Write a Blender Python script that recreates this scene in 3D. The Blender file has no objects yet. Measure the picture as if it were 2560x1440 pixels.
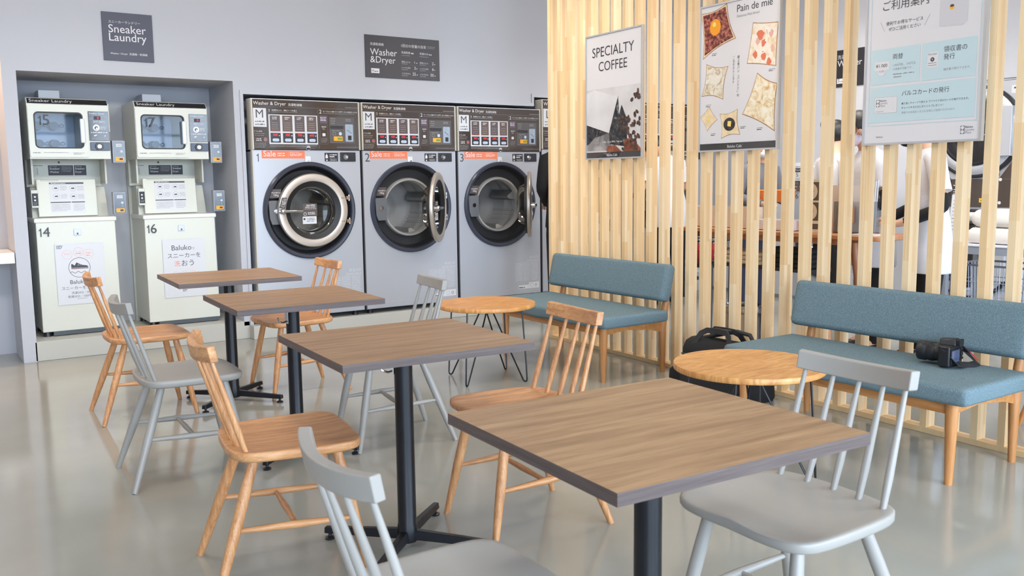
import bpy, bmesh, math, random
from math import sin, cos, pi, radians
from mathutils import Vector, Matrix
random.seed(7)
C = bpy.context.scene.collection
SC = bpy.context.scene

# ------------------------------------------------------------------ camera, world, lights, exposure
CAM_H = 1.245
def make_camera():
    pit, yaw, rol = 0.120736608, 0.595238261, 0.0121836966
    c, s = cos, sin
    fw = Vector((s(yaw)*c(pit), c(yaw)*c(pit), -s(pit))); r = Vector((c(yaw), -s(yaw), 0)); d = fw.cross(r)
    r2 = r*c(rol) + d*s(rol); d2 = -r*s(rol) + d*c(rol)
    cd = bpy.data.cameras.new('camera'); co = bpy.data.objects.new('camera', cd); C.objects.link(co)
    m = Matrix((r2, -d2, -fw)).transposed().to_4x4(); m.translation = (0, 0, CAM_H); co.matrix_world = m
    cd.sensor_width = 36; cd.lens = 2245.5*36/2560; cd.shift_y = -2.75/2560; cd.clip_start = .05
    cd.dof.use_dof = True; cd.dof.focus_distance = 5.5; cd.dof.aperture_fstop = 9
    SC.camera = co
make_camera()
SC.view_settings.view_transform = 'Standard'; SC.view_settings.look = 'None'
SC.view_settings.gamma = 1; SC.view_settings.use_curve_mapping = False
SC.view_settings.exposure = 0.08
SC.cycles.use_denoising = True
SC.cycles.max_bounces = 8; SC.cycles.diffuse_bounces = 5; SC.cycles.caustics_reflective = False; SC.cycles.caustics_refractive = False
SC.cycles.sample_clamp_indirect = 6

W = bpy.data.worlds.new('world'); SC.world = W; W.use_nodes = True
bg = W.node_tree.nodes['Background']; bg.inputs[0].default_value = (.66, .81, 1, 1); bg.inputs[1].default_value = 15.0

CEIL = 2.93
def area(name, loc, rot, sx, sy, power, col, portal=False, shape='RECTANGLE', spread=0):
    l = bpy.data.lights.new(name, 'AREA'); l.shape = shape; l.size = sx; l.size_y = sy; l.energy = power; l.color = col
    o = bpy.data.objects.new(name, l); C.objects.link(o); o.location = loc; o.rotation_euler = rot
    if portal: l.cycles.is_portal = True
    if spread: l.spread = radians(spread)
    return o
WIN = [(-2.9, -.3), (0., 2.6), (2.9, 5.5), (5.8, 7.2)]          # storefront panes behind the camera (x spans)
for a, b in WIN:                                               # daylight through the storefront
    area('window_portal', ((a+b)/2, -3.42, 1.5), (radians(90), 0, 0), b-a, 2.5, 1, (1, 1, 1), True)
for i, (x, y) in enumerate([(-1.2, .6), (1.3, .6), (3.3, .6), (-1.2, 3.2), (1.0, 3.3), (3.0, 3.3), (1.2, 5.6), (3.6, 5.6), (5.6, 1.5), (5.6, 3.8), (5.6, 5.9), (6.6, 2.6), (6.6, 4.9), (4.7, 2.8), (4.7, 4.6)]):  # room downlights, with some behind the screen added to brighten that side
    area('downlight', (x, y, CEIL-.02), (0, 0, 0), .4, .4, 8, (1, .93, .86), shape='DISK', spread=140)
for x in (-.6, .9, 2.2, 3.2, 5.3, 6.4):                            # track spots washing the machine wall
    area('wash_and_fill_spot', (x, 3.5, CEIL-.08), (radians(62), 0, 0), .3, .3, 11, (1, .96, .91), shape='DISK', spread=120)
for y in (1.2, 3.2, 5.0): area('wash_and_fill_spot', (5.3, y, CEIL-.08), (radians(50), 0, radians(-90)), .3, .3, 12, (1, .96, .91), shape='DISK', spread=120)
for y in (1.6, 3.3, 5.0): area('wash_and_fill_spot', (2.3, y, CEIL-.08), (radians(58), 0, radians(-90)), .3, .3, 3.6, (1, .96, .92), shape='DISK', spread=110)  # fill spots added to brighten the front of the slatted screen
area('niche_light', (-.5, 7.28, 2.75), (0, 0, 0), 2.0, .12, 42, (1, .66, .40))

# ------------------------------------------------------------------ materials
def s2l(c): return tuple(((v/255)/12.92 if v/255 <= .04045 else ((v/255+.055)/1.055)**2.4) for v in c)
MATS = {}
def mat(name, rgb, rough=.5, metal=0, spec=.5, bump=None, coat=0, emit=None, alpha=1, trans=0):
    if name in MATS: return MATS[name]
    m = bpy.data.materials.new(name); m.use_nodes = True; nt = m.node_tree; p = nt.nodes['Principled BSDF']
    c = s2l(rgb) + (1,)
    p.inputs['Base Color'].default_value = c; p.inputs['Roughness'].default_value = rough; p.inputs['Metallic'].default_value = metal
    p.inputs['Specular IOR Level'].default_value = spec; p.inputs['Coat Weight'].default_value = coat; p.inputs['Coat Roughness'].default_value = .05
    if trans: p.inputs['Transmission Weight'].default_value = trans; p.inputs['IOR'].default_value = 1.1
    p.inputs['Alpha'].default_value = alpha
    if emit: p.inputs['Emission Color'].default_value = s2l(emit[0]) + (1,); p.inputs['Emission Strength'].default_value = emit[1]
    # gentle procedural variation of colour
    tc = nt.nodes.new('ShaderNodeTexCoord'); nz = nt.nodes.new('ShaderNodeTexNoise'); nz.inputs['Scale'].default_value = 3 if not bump else bump[0]
    nt.links.new(tc.outputs['Object'], nz.inputs['Vector'])
    if bump:
        b = nt.nodes.new('ShaderNodeBump'); b.inputs['Strength'].default_value = bump[1]; b.inputs['Distance'].default_value = bump[2] if len(bump) > 2 else .002
        nt.links.new(nz.outputs['Fac'], b.inputs['Height']); nt.links.new(b.outputs['Normal'], p.inputs['Normal'])
    else:
        mr = nt.nodes.new('ShaderNodeMapRange'); mr.inputs['To Min'].default_value = max(rough-.03, 0); mr.inputs['To Max'].default_value = rough+.03
        nt.links.new(nz.outputs['Fac'], mr.inputs['Value']); nt.links.new(mr.outputs['Result'], p.inputs['Roughness'])
    MATS[name] = m; return m
def nodes(m): return m.node_tree.nodes, m.node_tree.links
def ramp(nt, stops):
    r = nt.nodes.new('ShaderNodeValToRGB'); e = r.color_ramp.elements
    e[0].position, e[0].color = stops[0][0], s2l(stops[0][1]) + (1,); e[1].position, e[1].color = stops[-1][0], s2l(stops[-1][1]) + (1,)
    for p, c in stops[1:-1]: x = e.new(p); x.color = s2l(c) + (1,)
    return r
def wood(name, dark, mid, light, scale, rough=.45, fine=.25, perobj=True, dist=.6):
    if name in MATS: return MATS[name]
    m = mat(name, mid, rough, bump=(40, .0)); nt = m.node_tree; N, L = nodes(m); p = N['Principled BSDF']
    tc = N.new('ShaderNodeTexCoord'); mp = N.new('ShaderNodeMapping'); mp.inputs['Scale'].default_value = scale
    L.new(tc.outputs['Object'], mp.inputs['Vector'])
    src = mp.outputs['Vector']
    if perobj:
        oi = N.new('ShaderNodeObjectInfo'); ad = N.new('ShaderNodeVectorMath'); ad.operation = 'ADD'
        mu = N.new('ShaderNodeMath'); mu.operation = 'MULTIPLY'; mu.inputs[1].default_value = 37
        L.new(oi.outputs['Random'], mu.inputs[0]); L.new(mp.outputs['Vector'], ad.inputs[0]); L.new(mu.outputs[0], ad.inputs[1]); src = ad.outputs[0]
    n1 = N.new('ShaderNodeTexNoise'); n1.inputs['Scale'].default_value = 1; n1.inputs['Detail'].default_value = 4; n1.inputs['Distortion'].default_value = dist
    L.new(src, n1.inputs['Vector'])
    n2 = N.new('ShaderNodeTexNoise'); n2.inputs['Scale'].default_value = 6; n2.inputs['Detail'].default_value = 3; L.new(src, n2.inputs['Vector'])
    mx = N.new('ShaderNodeMix'); mx.data_type = 'FLOAT'; mx.inputs['Factor'].default_value = fine
    L.new(n1.outputs['Fac'], mx.inputs['A']); L.new(n2.outputs['Fac'], mx.inputs['B'])
    r = ramp(nt, [(.32, dark), (.5, mid), (.68, light)]); L.new(mx.outputs['Result'], r.inputs['Fac']); L.new(r.outputs['Color'], p.inputs['Base Color'])
    return m
OAKs = ((164, 108, 66), (200, 144, 95), (222, 170, 121))
OAK_V = wood('oak_upright', *OAKs, (75, 75, 4), .42, fine=.4)
OAK_X = wood('oak_lengthwise', *OAKs, (3.5, 40, 34), .42, fine=.4)
OAK_Y = wood('oak_crosswise', *OAKs, (46, 4, 46), .42, fine=.4)
ASH = wood('round_top_oak', (180, 118, 60), (210, 150, 86), (230, 178, 114), (4, 20, 4), .38, fine=.3, dist=2.6)
BEECH_V = wood('bench_beech_upright', (176, 116, 62), (192, 132, 78), (204, 146, 92), (40, 40, 3), .42)
BEECH_X = wood('bench_beech_lengthwise', (172, 112, 58), (190, 130, 74), (204, 146, 90), (3, 40, 40), .42)
TOPM = wood('walnut_laminate', (130, 98, 68), (157, 122, 88), (178, 145, 108), (2.2, 34, 20), .42, fine=.35)
EDGE = wood('laminate_edge', (78, 65, 62), (93, 79, 75), (108, 94, 88), (3, 3, 90), .5, fine=.3)
GREYP = mat('grey_paint', (161, 156, 149), .38)
BLACKM = mat('black_metal', (28, 29, 33), .32, .3, bump=(400, .15, .0005))
CHROME = mat('chrome', (205, 205, 208), .12, 1)
STEEL = mat('brushed_steel', (196, 184, 172), .36, .55, bump=(120, .03, .0005))
DRUMM = mat('drum_steel', (140, 138, 136), .4, .5)
PORT = mat('polished_steel', (222, 219, 214), .22, .6)
WASHB = mat('silver_grey_enamel', (183, 186, 193), .32, .25)
RINGM = mat('ring_grey', (60, 63, 75), .22)
RECESS = mat('recess_black', (30, 30, 33), .55)
RUBBER = mat('rubber_black', (30, 30, 32), .5)
PANEL = mat('panel_brown', (74, 65, 60), .07, coat=.0)
WHITEP = mat('white_plastic', (226, 226, 226), .35)
CREAM = mat('cream_enamel', (213, 213, 201), .32)
CREAMS = mat('cream_side', (198, 198, 186), .4)
DARKP = mat('dark_plastic', (38, 38, 42), .35)
INK = mat('ink_dark', (62, 62, 66), .5)
INKL = mat('ink_grey', (150, 150, 152), .5)
INKW = mat('ink_white', (222, 220, 222), .5)
RED = mat('led_red', (255, 40, 60), .4, emit=((255, 20, 40), .55))
ORANGE = mat('sale_orange', (238, 124, 84), .5)
YEL = mat('reader_yellow', (240, 170, 40), .45)
BLUEB = mat('button_blue', (190, 205, 225), .35)
SIGN = mat('sign_slate', (76, 78, 92), .55)
SIGND = mat('sign_charcoal', (70, 68, 72), .5)
SIGNB = mat('sign_black', (40, 38, 44), .5)
FRAME = mat('aluminium_frame', (196, 196, 196), .3, .4)
PAPER = mat('paper_white', (220, 216, 216), .22)
PAPER2 = mat('paper_sheet', (212, 212, 215), .5)
TEALP = mat('print_pale_teal', (194, 213, 216), .22)
BINST = mat('bin_steel', (170, 168, 168), .15, 1)
BLACKF = mat('black_fabric', (30, 30, 31), .85, bump=(300, .3, .001))
WHITEF = mat('white_cotton', (226, 228, 236), .9, bump=(60, .3, .004))
TOWELF = mat('cream_towel', (232, 224, 214), .95, bump=(200, .4, .003))
SKIN = mat('skin', (214, 166, 138), .5)
HAIR = mat('hair_black', (22, 20, 20), .45, bump=(120, .5, .002))
SUIT = mat('black_suit', (24, 24, 27), .85, bump=(150, .2, .001))
GREYK = mat('grey_knit', (104, 106, 112), .9, bump=(150, .3, .002))
DENIM = mat('navy_denim', (44, 52, 76), .9, bump=(250, .3, .001))
MASKM = mat('mask_lilac', (222, 212, 232), .8)
BEIGE = mat('beige_cloth', (196, 182, 160), .9, bump=(40, .4, .004))
CARD = mat('card_beige', (222, 206, 192), .6)
WHITEB = mat('white_board', (228, 226, 232), .5)

def fabric():
    m = mat('teal_wool', (108, 140, 148), .95, spec=.15, bump=(420, .35, .001)); N, L = nodes(m); p = N['Principled BSDF']
    tc = N.new('ShaderNodeTexCoord'); nz = N.new('ShaderNodeTexNoise'); nz.inputs['Scale'].default_value = 330; nz.inputs['Detail'].default_value = 3
    L.new(tc.outputs['Object'], nz.inputs['Vector'])
    r = ramp(m.node_tree, [(.3, (86, 105, 112)), (.5, (107, 127, 134)), (.72, (134, 152, 158))]); L.new(nz.outputs['Fac'], r.inputs['Fac']); L.new(r.outputs['Color'], p.inputs['Base Color'])
    return m
TEAL = fabric()
def slatmat():
    m = mat('finger_jointed_pine', (226, 196, 150), .5, bump=(40, 0)); nt = m.node_tree; N, L = nodes(m); p = N['Principled BSDF']
    tc = N.new('ShaderNodeTexCoord'); oi = N.new('ShaderNodeObjectInfo'); sp = N.new('ShaderNodeSeparateXYZ'); L.new(tc.outputs['Object'], sp.inputs[0])
    def M(op, a, b=None):
        n = N.new('ShaderNodeMath'); n.operation = op
        for i, v in enumerate((a, b)):
            if v is None: continue
            if isinstance(v, (int, float)): n.inputs[i].default_value = v
            else: L.new(v, n.inputs[i])
        return n.outputs[0]
    strip = M('FLOOR', M('DIVIDE', M('ADD', sp.outputs['Y'], M('MULTIPLY', sp.outputs['X'], .0)), .0232))
    w1 = N.new('ShaderNodeTexWhiteNoise'); w1.noise_dimensions = '2D'; cb = N.new('ShaderNodeCombineXYZ'); L.new(strip, cb.inputs[0]); L.new(M('MULTIPLY', oi.outputs['Random'], 91), cb.inputs[1]); L.new(cb.outputs[0], w1.inputs['Vector'])
    block = M('FLOOR', M('ADD', M('DIVIDE', sp.outputs['Z'], .42), M('MULTIPLY', w1.outputs['Value'], 7)))
    w2 = N.new('ShaderNodeTexWhiteNoise'); w2.noise_dimensions = '3D'; cb2 = N.new('ShaderNodeCombineXYZ'); L.new(strip, cb2.inputs[0]); L.new(block, cb2.inputs[1]); L.new(M('MULTIPLY', oi.outputs['Random'], 53), cb2.inputs[2]); L.new(cb2.outputs[0], w2.inputs['Vector'])
    mp = N.new('ShaderNodeMapping'); mp.inputs['Scale'].default_value = (70, 70, 3); L.new(tc.outputs['Object'], mp.inputs['Vector'])
    ad = N.new('ShaderNodeVectorMath'); ad.operation = 'ADD'; L.new(mp.outputs[0], ad.inputs[0]); L.new(w2.outputs['Color'], ad.inputs[1])
    sc = N.new('ShaderNodeVectorMath'); sc.operation = 'ADD'; L.new(ad.outputs[0], sc.inputs[0]); L.new(oi.outputs['Random'], sc.inputs[1])
    nz = N.new('ShaderNodeTexNoise'); nz.inputs['Scale'].default_value = 1; nz.inputs['Detail'].default_value = 3; L.new(sc.outputs[0], nz.inputs['Vector'])
    mx = M('ADD', M('MULTIPLY', w2.outputs['Value'], .62), M('MULTIPLY', nz.outputs['Fac'], .38))
    r = ramp(nt, [(.1, (221, 183, 132)), (.4, (231, 199, 151)), (.85, (238, 215, 177))]); L.new(mx, r.inputs['Fac']); L.new(r.outputs['Color'], p.inputs['Base Color'])
    return m
PINE = slatmat()
def floormat():
    m = mat('epoxy_floor', (168, 166, 154), .12, bump=(7, .02, .01)); nt = m.node_tree; N, L = nodes(m); p = N['Principled BSDF']
    tc = N.new('ShaderNodeTexCoord'); nz = N.new('ShaderNodeTexNoise'); nz.inputs['Scale'].default_value = 1.3; nz.inputs['Detail'].default_value = 6; L.new(tc.outputs['Object'], nz.inputs['Vector'])
    r = ramp(nt, [(.3, (155, 154, 145)), (.7, (167, 166, 157))]); L.new(nz.outputs['Fac'], r.inputs['Fac']); L.new(r.outputs['Color'], p.inputs['Base Color'])
    return m
FLOOR = floormat()
WALL = mat('wall_paint', (190, 191, 197), .85, bump=(300, .04, .001))
CEILM = mat('ceiling_paint', (232, 232, 233), .9)
CONC = mat('plinth_concrete', (190, 188, 180), .7, bump=(14, .15, .003))
GREENM = mat('leaf_green', (70, 100, 48), .7, bump=(8, .8, .05))
ASPH = mat('asphalt', (120, 120, 120), .9, bump=(60, .4, .004))
def glassmat(name, tint, a=.25):
    m = bpy.data.materials.new(name); m.use_nodes = True; N, L = nodes(m); N.clear()
    o = N.new('ShaderNodeOutputMaterial'); t = N.new('ShaderNodeBsdfTransparent'); t.inputs[0].default_value = s2l(tint) + (1,)
    g = N.new('ShaderNodeBsdfGlossy'); g.inputs['Roughness'].default_value = .03
    fr = N.new('ShaderNodeFresnel'); fr.inputs['IOR'].default_value = 1.5; mx = N.new('ShaderNodeMixShader')
    mr = N.new('ShaderNodeMapRange'); mr.inputs['To Min'].default_value = 0; mr.inputs['To Max'].default_value = .6; L.new(fr.outputs[0], mr.inputs[0])
    L.new(mr.outputs[0], mx.inputs[0]); L.new(t.outputs[0], mx.inputs[1]); L.new(g.outputs[0], mx.inputs[2]); L.new(mx.outputs[0], o.inputs[0])
    return m
GLASS = glassmat('door_glass', (214, 210, 204)); GLASSB = glassmat('dryer_window_glass', (214, 224, 236)); GLASSW = glassmat('window_glass', (238, 244, 244)); ACRY = glassmat('clear_acrylic', (240, 240, 240))

# ------------------------------------------------------------------ mesh helpers
RX = Matrix.Rotation(radians(90), 4, 'X')                       # local XY plane -> upright plane facing -y
class MB:
    def __init__(s): s.v = []; s.f = []; s.mi = []; s.M = Matrix()
    def add(s, vs, fs, mi=0):
        o = len(s.v); s.v += [tuple(s.M @ Vector(v)) for v in vs]; s.f += [tuple(i+o for i in f) for f in fs]; s.mi += [mi]*len(fs); return s
    def box(s, x0, x1, y0, y1, z0, z1, mi=0):
        return s.add([(x0,y0,z0),(x1,y0,z0),(x1,y1,z0),(x0,y1,z0),(x0,y0,z1),(x1,y0,z1),(x1,y1,z1),(x0,y1,z1)],
                     [(0,3,2,1),(4,5,6,7),(0,1,5,4),(1,2,6,5),(2,3,7,6),(3,0,4,7)], mi)
    def prism(s, poly, z0, z1, mi=0, mtop=None):
        n = len(poly); s.add([(x, y, z0) for x, y in poly] + [(x, y, z1) for x, y in poly], [tuple(range(n))[::-1]] + [(i, (i+1) % n, n+(i+1) % n, n+i) for i in range(n)], mi)
        return s.add([(x, y, z1) for x, y in poly], [tuple(range(n))], mi if mtop is None else mtop) if True else s
    def poly(s, pts, mi=0): return s.add(pts, [tuple(range(len(pts)))], mi)
    def tube(s, pts, rad, n=10, caps=True, mi=0, closed=False):
        pts = [Vector(p) for p in pts]; K = len(pts)
        if isinstance(rad, (int, float)): rad = [rad]*K
        vs = []; up = None
        for i, p in enumerate(pts):
            t = (pts[(i+1) % K if closed else min(i+1, K-1)] - pts[(i-1) % K if closed else max(i-1, 0)]).normalized()
            if up is None: up = t.orthogonal().normalized()
            up = (up - t*up.dot(t)).normalized(); b = t.cross(up)
            vs += [p + (up*cos(2*pi*j/n) + b*sin(2*pi*j/n))*rad[i] for j in range(n)]
        fs = []
        for i in range(K if closed else K-1):
            k = (i+1) % K
            fs += [(i*n+j, i*n+(j+1) % n, k*n+(j+1) % n, k*n+j) for j in range(n)]
        if caps and not closed: fs += [tuple(range(n))[::-1], tuple((K-1)*n+j for j in range(n))]
        return s.add(vs, fs, mi)
    def lathe(s, prof, n=32, mi=0, close=False, caps=True):
        vs = []; fs = []; K = len(prof)
        for r, z in prof: vs += [(r*cos(2*pi*j/n), r*sin(2*pi*j/n), z) for j in range(n)]
        for i in range(K if close else K-1):
            k = (i+1) % K; fs += [(i*n+j, i*n+(j+1) % n, k*n+(j+1) % n, k*n+j) for j in range(n)]
        if not close and caps:
            if prof[0][0] > 1e-6: fs.append(tuple(range(n))[::-1])
            if prof[-1][0] > 1e-6: fs.append(tuple((K-1)*n+j for j in range(n)))
        return s.add(vs, fs, mi)
    def ell(s, c, r, nu=16, nv=10, mi=0):
        vs = []; fs = []
        for i in range(nv+1):
            a = -pi/2 + pi*i/nv
            for j in range(nu): b = 2*pi*j/nu; vs.append((c[0]+r[0]*cos(a)*cos(b), c[1]+r[1]*cos(a)*sin(b), c[2]+r[2]*sin(a)))
        for i in range(nv): fs += [(i*nu+j, i*nu+(j+1) % nu, (i+1)*nu+(j+1) % nu, (i+1)*nu+j) for j in range(nu)]
        return s.add(vs, fs, mi)
    def plate_hole(s, x0, x1, z0, z1, cx, cz, r, n=64, y=0, mi=0):
        inn, out = [], []
        for j in range(n):
            a = 2*pi*(j+.5)/n; dx, dz = cos(a), sin(a)
            t = min(((x1-cx)/dx if dx > 0 else (x0-cx)/dx) if abs(dx) > 1e-9 else 9e9, ((z1-cz)/dz if dz > 0 else (z0-cz)/dz) if abs(dz) > 1e-9 else 9e9)
            inn.append((cx+r*dx, y, cz+r*dz)); out.append((cx+t*dx, y, cz+t*dz))
        for k, (px, pz) in enumerate([(x1, z1), (x0, z1), (x0, z0), (x1, z0)]):   # snap the nearest outer point onto each corner
            j = min(range(n), key=lambda q: (out[q][0]-px)**2 + (out[q][2]-pz)**2); out[j] = (px, y, pz)
        return s.add(inn+out, [(j, (j+1) % n, n+(j+1) % n, n+j)[::-1] for j in range(n)], mi)
def rrect(x0, x1, y0, y1, r, n=5):
    P = []
    for cx, cy, a in ((x1-r, y0+r, -90), (x1-r, y1-r, 0), (x0+r, y1-r, 90), (x0+r, y0+r, 180)):
        P += [(cx + r*cos(radians(a+90*i/n)), cy + r*sin(radians(a+90*i/n))) for i in range(n+1)]
    return P
def circ(cx, cy, r, n=24, ry=None): return [(cx + r*cos(2*pi*i/n), cy + (ry or r)*sin(2*pi*i/n)) for i in range(n)]
def mesh(name, mb, mats, smooth=40):
    me = bpy.data.meshes.new(name); me.from_pydata(mb.v, [], mb.f)
    bm = bmesh.new(); bm.from_mesh(me); bm.faces.ensure_lookup_table()
    for f, m in zip(bm.faces, mb.mi): f.material_index = m
    bmesh.ops.remove_doubles(bm, verts=bm.verts, dist=1e-6); bmesh.ops.recalc_face_normals(bm, faces=bm.faces); bm.to_mesh(me); bm.free()
    for m in (mats if isinstance(mats, (list, tuple)) else [mats]): me.materials.append(m)
    if smooth: me.shade_smooth(); me.set_sharp_from_angle(angle=radians(smooth))
    return me
def link(name, me, parent=None, loc=(0, 0, 0), rot=(0, 0, 0)):
    o = bpy.data.objects.new(name, me); C.objects.link(o); o.parent = parent; o.location = loc; o.rotation_euler = rot; return o
def obj(name, mb, mats, parent=None, loc=(0, 0, 0), rot=(0, 0, 0), bev=0, smooth=40, seg=2):
    o = link(name, mesh(name, mb, mats, smooth), parent, loc, rot)
    if bev:
        b = o.modifiers.new('bevel', 'BEVEL'); b.width = bev; b.segments = seg; b.limit_method = 'ANGLE'; b.angle_limit = radians(40); b.harden_normals = True
    return o
def raw(name, mb, mats, parent=None, loc=(0, 0, 0), rot=(0, 0, 0)):      # flat print: no welding, no normals work
    me = bpy.data.meshes.new(name); me.from_pydata(mb.v, [], mb.f)
    for p, m in zip(me.polygons, mb.mi): p.material_index = m
    for m in (mats if isinstance(mats, (list, tuple)) else [mats]): me.materials.append(m)
    return link(name, me, parent, loc, rot)
def tag(o, label, cat, group=None):
    o['label'] = label; o['category'] = cat
    if group: o['group'] = group
    return o
def thing(name, label, cat, loc=(0, 0, 0), rz=0, group=None):
    o = bpy.data.objects.new(name, None); C.objects.link(o); o.location = loc; o.rotation_euler = (0, 0, rz); o.empty_display_size = .1
    return tag(o, label, cat, group)
def struct(name, mb, m, parent=None, **k):
    o = obj(name, mb, m, parent, **k)
    if parent is None: o['kind'] = 'structure'
    return o
def dup(root, loc, rz, label, group=None):
    r = root.copy(); C.objects.link(r); r.location = loc; r.rotation_euler = (0, 0, rz); r['label'] = label
    if group: r['group'] = group
    for ch in root.children:
        c = ch.copy(); C.objects.link(c); c.parent = r
        for g in ch.children:
            d = g.copy(); C.objects.link(d); d.parent = c
    return r
# ---- flat graphics on a plane (u right, w up, towards the viewer = local -y)
_tc = {}
def textmesh(s):
    if s not in _tc:
        cu = bpy.data.curves.new('t', 'FONT'); cu.body = s; cu.size = 1; cu.resolution_u = 3; o = bpy.data.objects.new('t', cu); C.objects.link(o)
        bpy.context.view_layer.update(); me = bpy.data.meshes.new_from_object(o.evaluated_get(bpy.context.evaluated_depsgraph_get()))
        _tc[s] = ([tuple(v.co) for v in me.vertices], [tuple(p.vertices) for p in me.polygons])
        bpy.data.objects.remove(o); bpy.data.curves.remove(cu); bpy.data.meshes.remove(me)
    return _tc[s]
class G:
    def __init__(s, parent, y=0, x0=0, z0=0, sx=1, sz=1): s.p = parent; s.y = y; s.x0 = x0; s.z0 = z0; s.d = {}; s.sx = sx; s.sz = sz
    def _mb(s, m, name): return s.d.setdefault((m.name, name), (MB(), m))[0]
    def put(s, pts, m, lay=1, name='print'): s._mb(m, name).poly([(s.x0+u*s.sx, s.y-.0004*lay, s.z0+w*s.sz) for u, w in pts]); return s
    def rect(s, u0, u1, w0, w1, m, lay=1, name='print'): return s.put([(u0, w0), (u1, w0), (u1, w1), (u0, w1)], m, lay, name)
    def line(s, u0, w0, u1, w1, t, m, lay=1):
        d = Vector((u1-u0, w1-w0)); d.normalize(); n = Vector((-d.y, d.x))*t/2
        return s.put([(u0-n.x, w0-n.y), (u1-n.x, w1-n.y), (u1+n.x, w1+n.y), (u0+n.x, w0+n.y)], m, lay)
    def frame(s, u0, u1, w0, w1, t, m, lay=1):
        s.rect(u0, u1, w0, w0+t, m, lay); s.rect(u0, u1, w1-t, w1, m, lay); s.rect(u0, u0+t, w0+t, w1-t, m, lay); return s.rect(u1-t, u1, w0+t, w1-t, m, lay)
    def ring(s, cx, cy, r, t, m, lay=1, n=32):
        for i in range(n):
            a, b = 2*pi*i/n, 2*pi*(i+1)/n
            s.put([(cx+(r-t)*cos(a), cy+(r-t)*sin(a)), (cx+r*cos(a), cy+r*sin(a)), (cx+r*cos(b), cy+r*sin(b)), (cx+(r-t)*cos(b), cy+(r-t)*sin(b))], m, lay)
        return s
    def text(s, t, u, w, width, m, lay=1, ang=0, name='lettering'):
        vs, fs = textmesh(t); xs = [v[0] for v in vs]; k = width/(max(xs)-min(xs)); x0 = min(xs); ca, sa = cos(ang), sin(ang)
        s._mb(m, name).add([(s.x0+s.sx*(u+k*((x-x0)*ca-y*sa)), s.y-.0004*lay, s.z0+s.sz*(w+k*((x-x0)*sa+y*ca))) for x, y, _ in vs], fs); return s
    def glyph(s, ch, u, w, size, m, lay=1):                          # one upright character of vertical writing, set in a square cell
        vs, fs = textmesh(ch); rot = ch in 'ー「」'
        s._mb(m, 'lettering').add([(s.x0+u+size*(y if rot else x), s.y-.0004*lay, s.z0+w+size*((.75-x) if rot else y)) for x, y, _ in vs], fs); return s
    def num(s, t, u, w, h, m, lay=1):                                # big figures; the 1 has a flag and no foot
        for ch in t:
            if ch == '1': s.put([(u+.20*h, w), (u+.31*h, w), (u+.31*h, w+h), (u+.23*h, w+h), (u+.15*h, w+.84*h), (u+.03*h, w+.79*h), (u+.03*h, w+.70*h), (u+.20*h, w+.735*h)], m, lay, 'lettering'); u += .48*h
            else:
                vs, _ = textmesh(ch); k = h/max(v[1] for v in vs); wd = (max(v[0] for v in vs)-min(v[0] for v in vs))*k; s.text(ch, u, w, wd*1.12, m, lay); u += wd*1.12+.1*h
        return s
    def greek(s, u0, u1, w, h, m, lay=1, seed=0, rows=1, dw=0):        # print too small to read: broken strokes
        R = random.Random(seed*31+int(u0*997)+int(w*1777))
        for k in range(rows):
            x = u0; end = u1-(R.random()*.25*(u1-u0) if k == rows-1 and rows > 1 else 0)
            while x < end-h*.4:
                l = min(h*R.uniform(.5, 1.0), end-x); s.rect(x, x+l, w-k*dw, w-k*dw+h*R.uniform(.6, 1), m, lay); x += l+h*R.choice((.18, .18, .18, .6))
        return s
    def flush(s, name):                                              # what was drawn since the last flush becomes one printed part
        mb = MB(); ms = []
        for (mn, nm), (b, m) in s.d.items():
            mb.M = Matrix(); mb.add(b.v, b.f, len(ms)); ms.append(m)
        s.d = {}; return raw(name, mb, ms, s.p)
    def done(s, parent=None):
        for (mn, name), (mb, m) in s.d.items(): raw(name, mb, m, parent or s.p)
        s.d = {}
ZR = -radians(90)                                                # rotation for things that face -x

# ------------------------------------------------------------------ room shell
WY = 7.03; XR = 7.35; XL = -3.2; YF = -3.45
struct('floor', MB().box(XL, XR+.8, YF, 8, -.1, 0), FLOOR)
struct('ceiling', MB().box(XL, XR+.2, YF-.2, 8, CEIL, CEIL+.12), CEILM)
wb = MB()
AX0, AX1, AZ = .72, 2.19, 2.01                                   # alcove of the sneaker machines
wb.box(.633, AX0, WY, 7.75, 0, CEIL)                             # post between shelf niche and alcove
wb.box(AX0, AX1, WY, 7.75, AZ, CEIL); wb.box(AX0, AX1, 7.68, 7.75, 0, AZ)
wb.box(AX1, 2.262, WY, 7.75, .105, CEIL)
wb.box(2.262, 5.03, WY, 7.75, 1.915, CEIL); wb.box(5.03, 7.26, WY, 7.75, 2.0, CEIL); wb.box(7.26, XR, WY, 7.75, 0, CEIL)
wb.box(2.262, 7.26, 7.6, 7.75, 0, 2.0)
wb.box(XL, .633, 7.5, 7.75, 0, CEIL)
struct('wall_back', wb, WALL, smooth=0)
tr = MB()
for a in (2.236,): tr.box(a, a+.026, WY-.012, WY, .105, 1.945)
tr.box(2.262, 5.005, WY-.012, WY, 1.915, 1.945); tr.box(5.005, 5.03, WY-.012, WY, 1.915, 2.03); tr.box(5.03, 7.26, WY-.012, WY, 2.0, 2.03)
struct('trim_1', tr, WALL, smooth=0)
struct('trim_2', MB().box(AX0-.012, 2.236, WY, 7.68, 0, .14), CONC, bev=.004)          # alcove plinth
struct('trim_3', MB().box(2.232, 7.26, 6.93, 7.6, 0, .108), CONC, bev=.004)            # plinth below the big machines
wr = MB()
for y0, y1, z0 in ((YF, 3.57, 0), (3.57, 4.43, 1.985), (4.43, 5.08, 0), (5.08, 5.86, 1.34), (5.86, 8, 0)): wr.box(XR, XR+.12, y0, y1, z0, CEIL)
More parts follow.
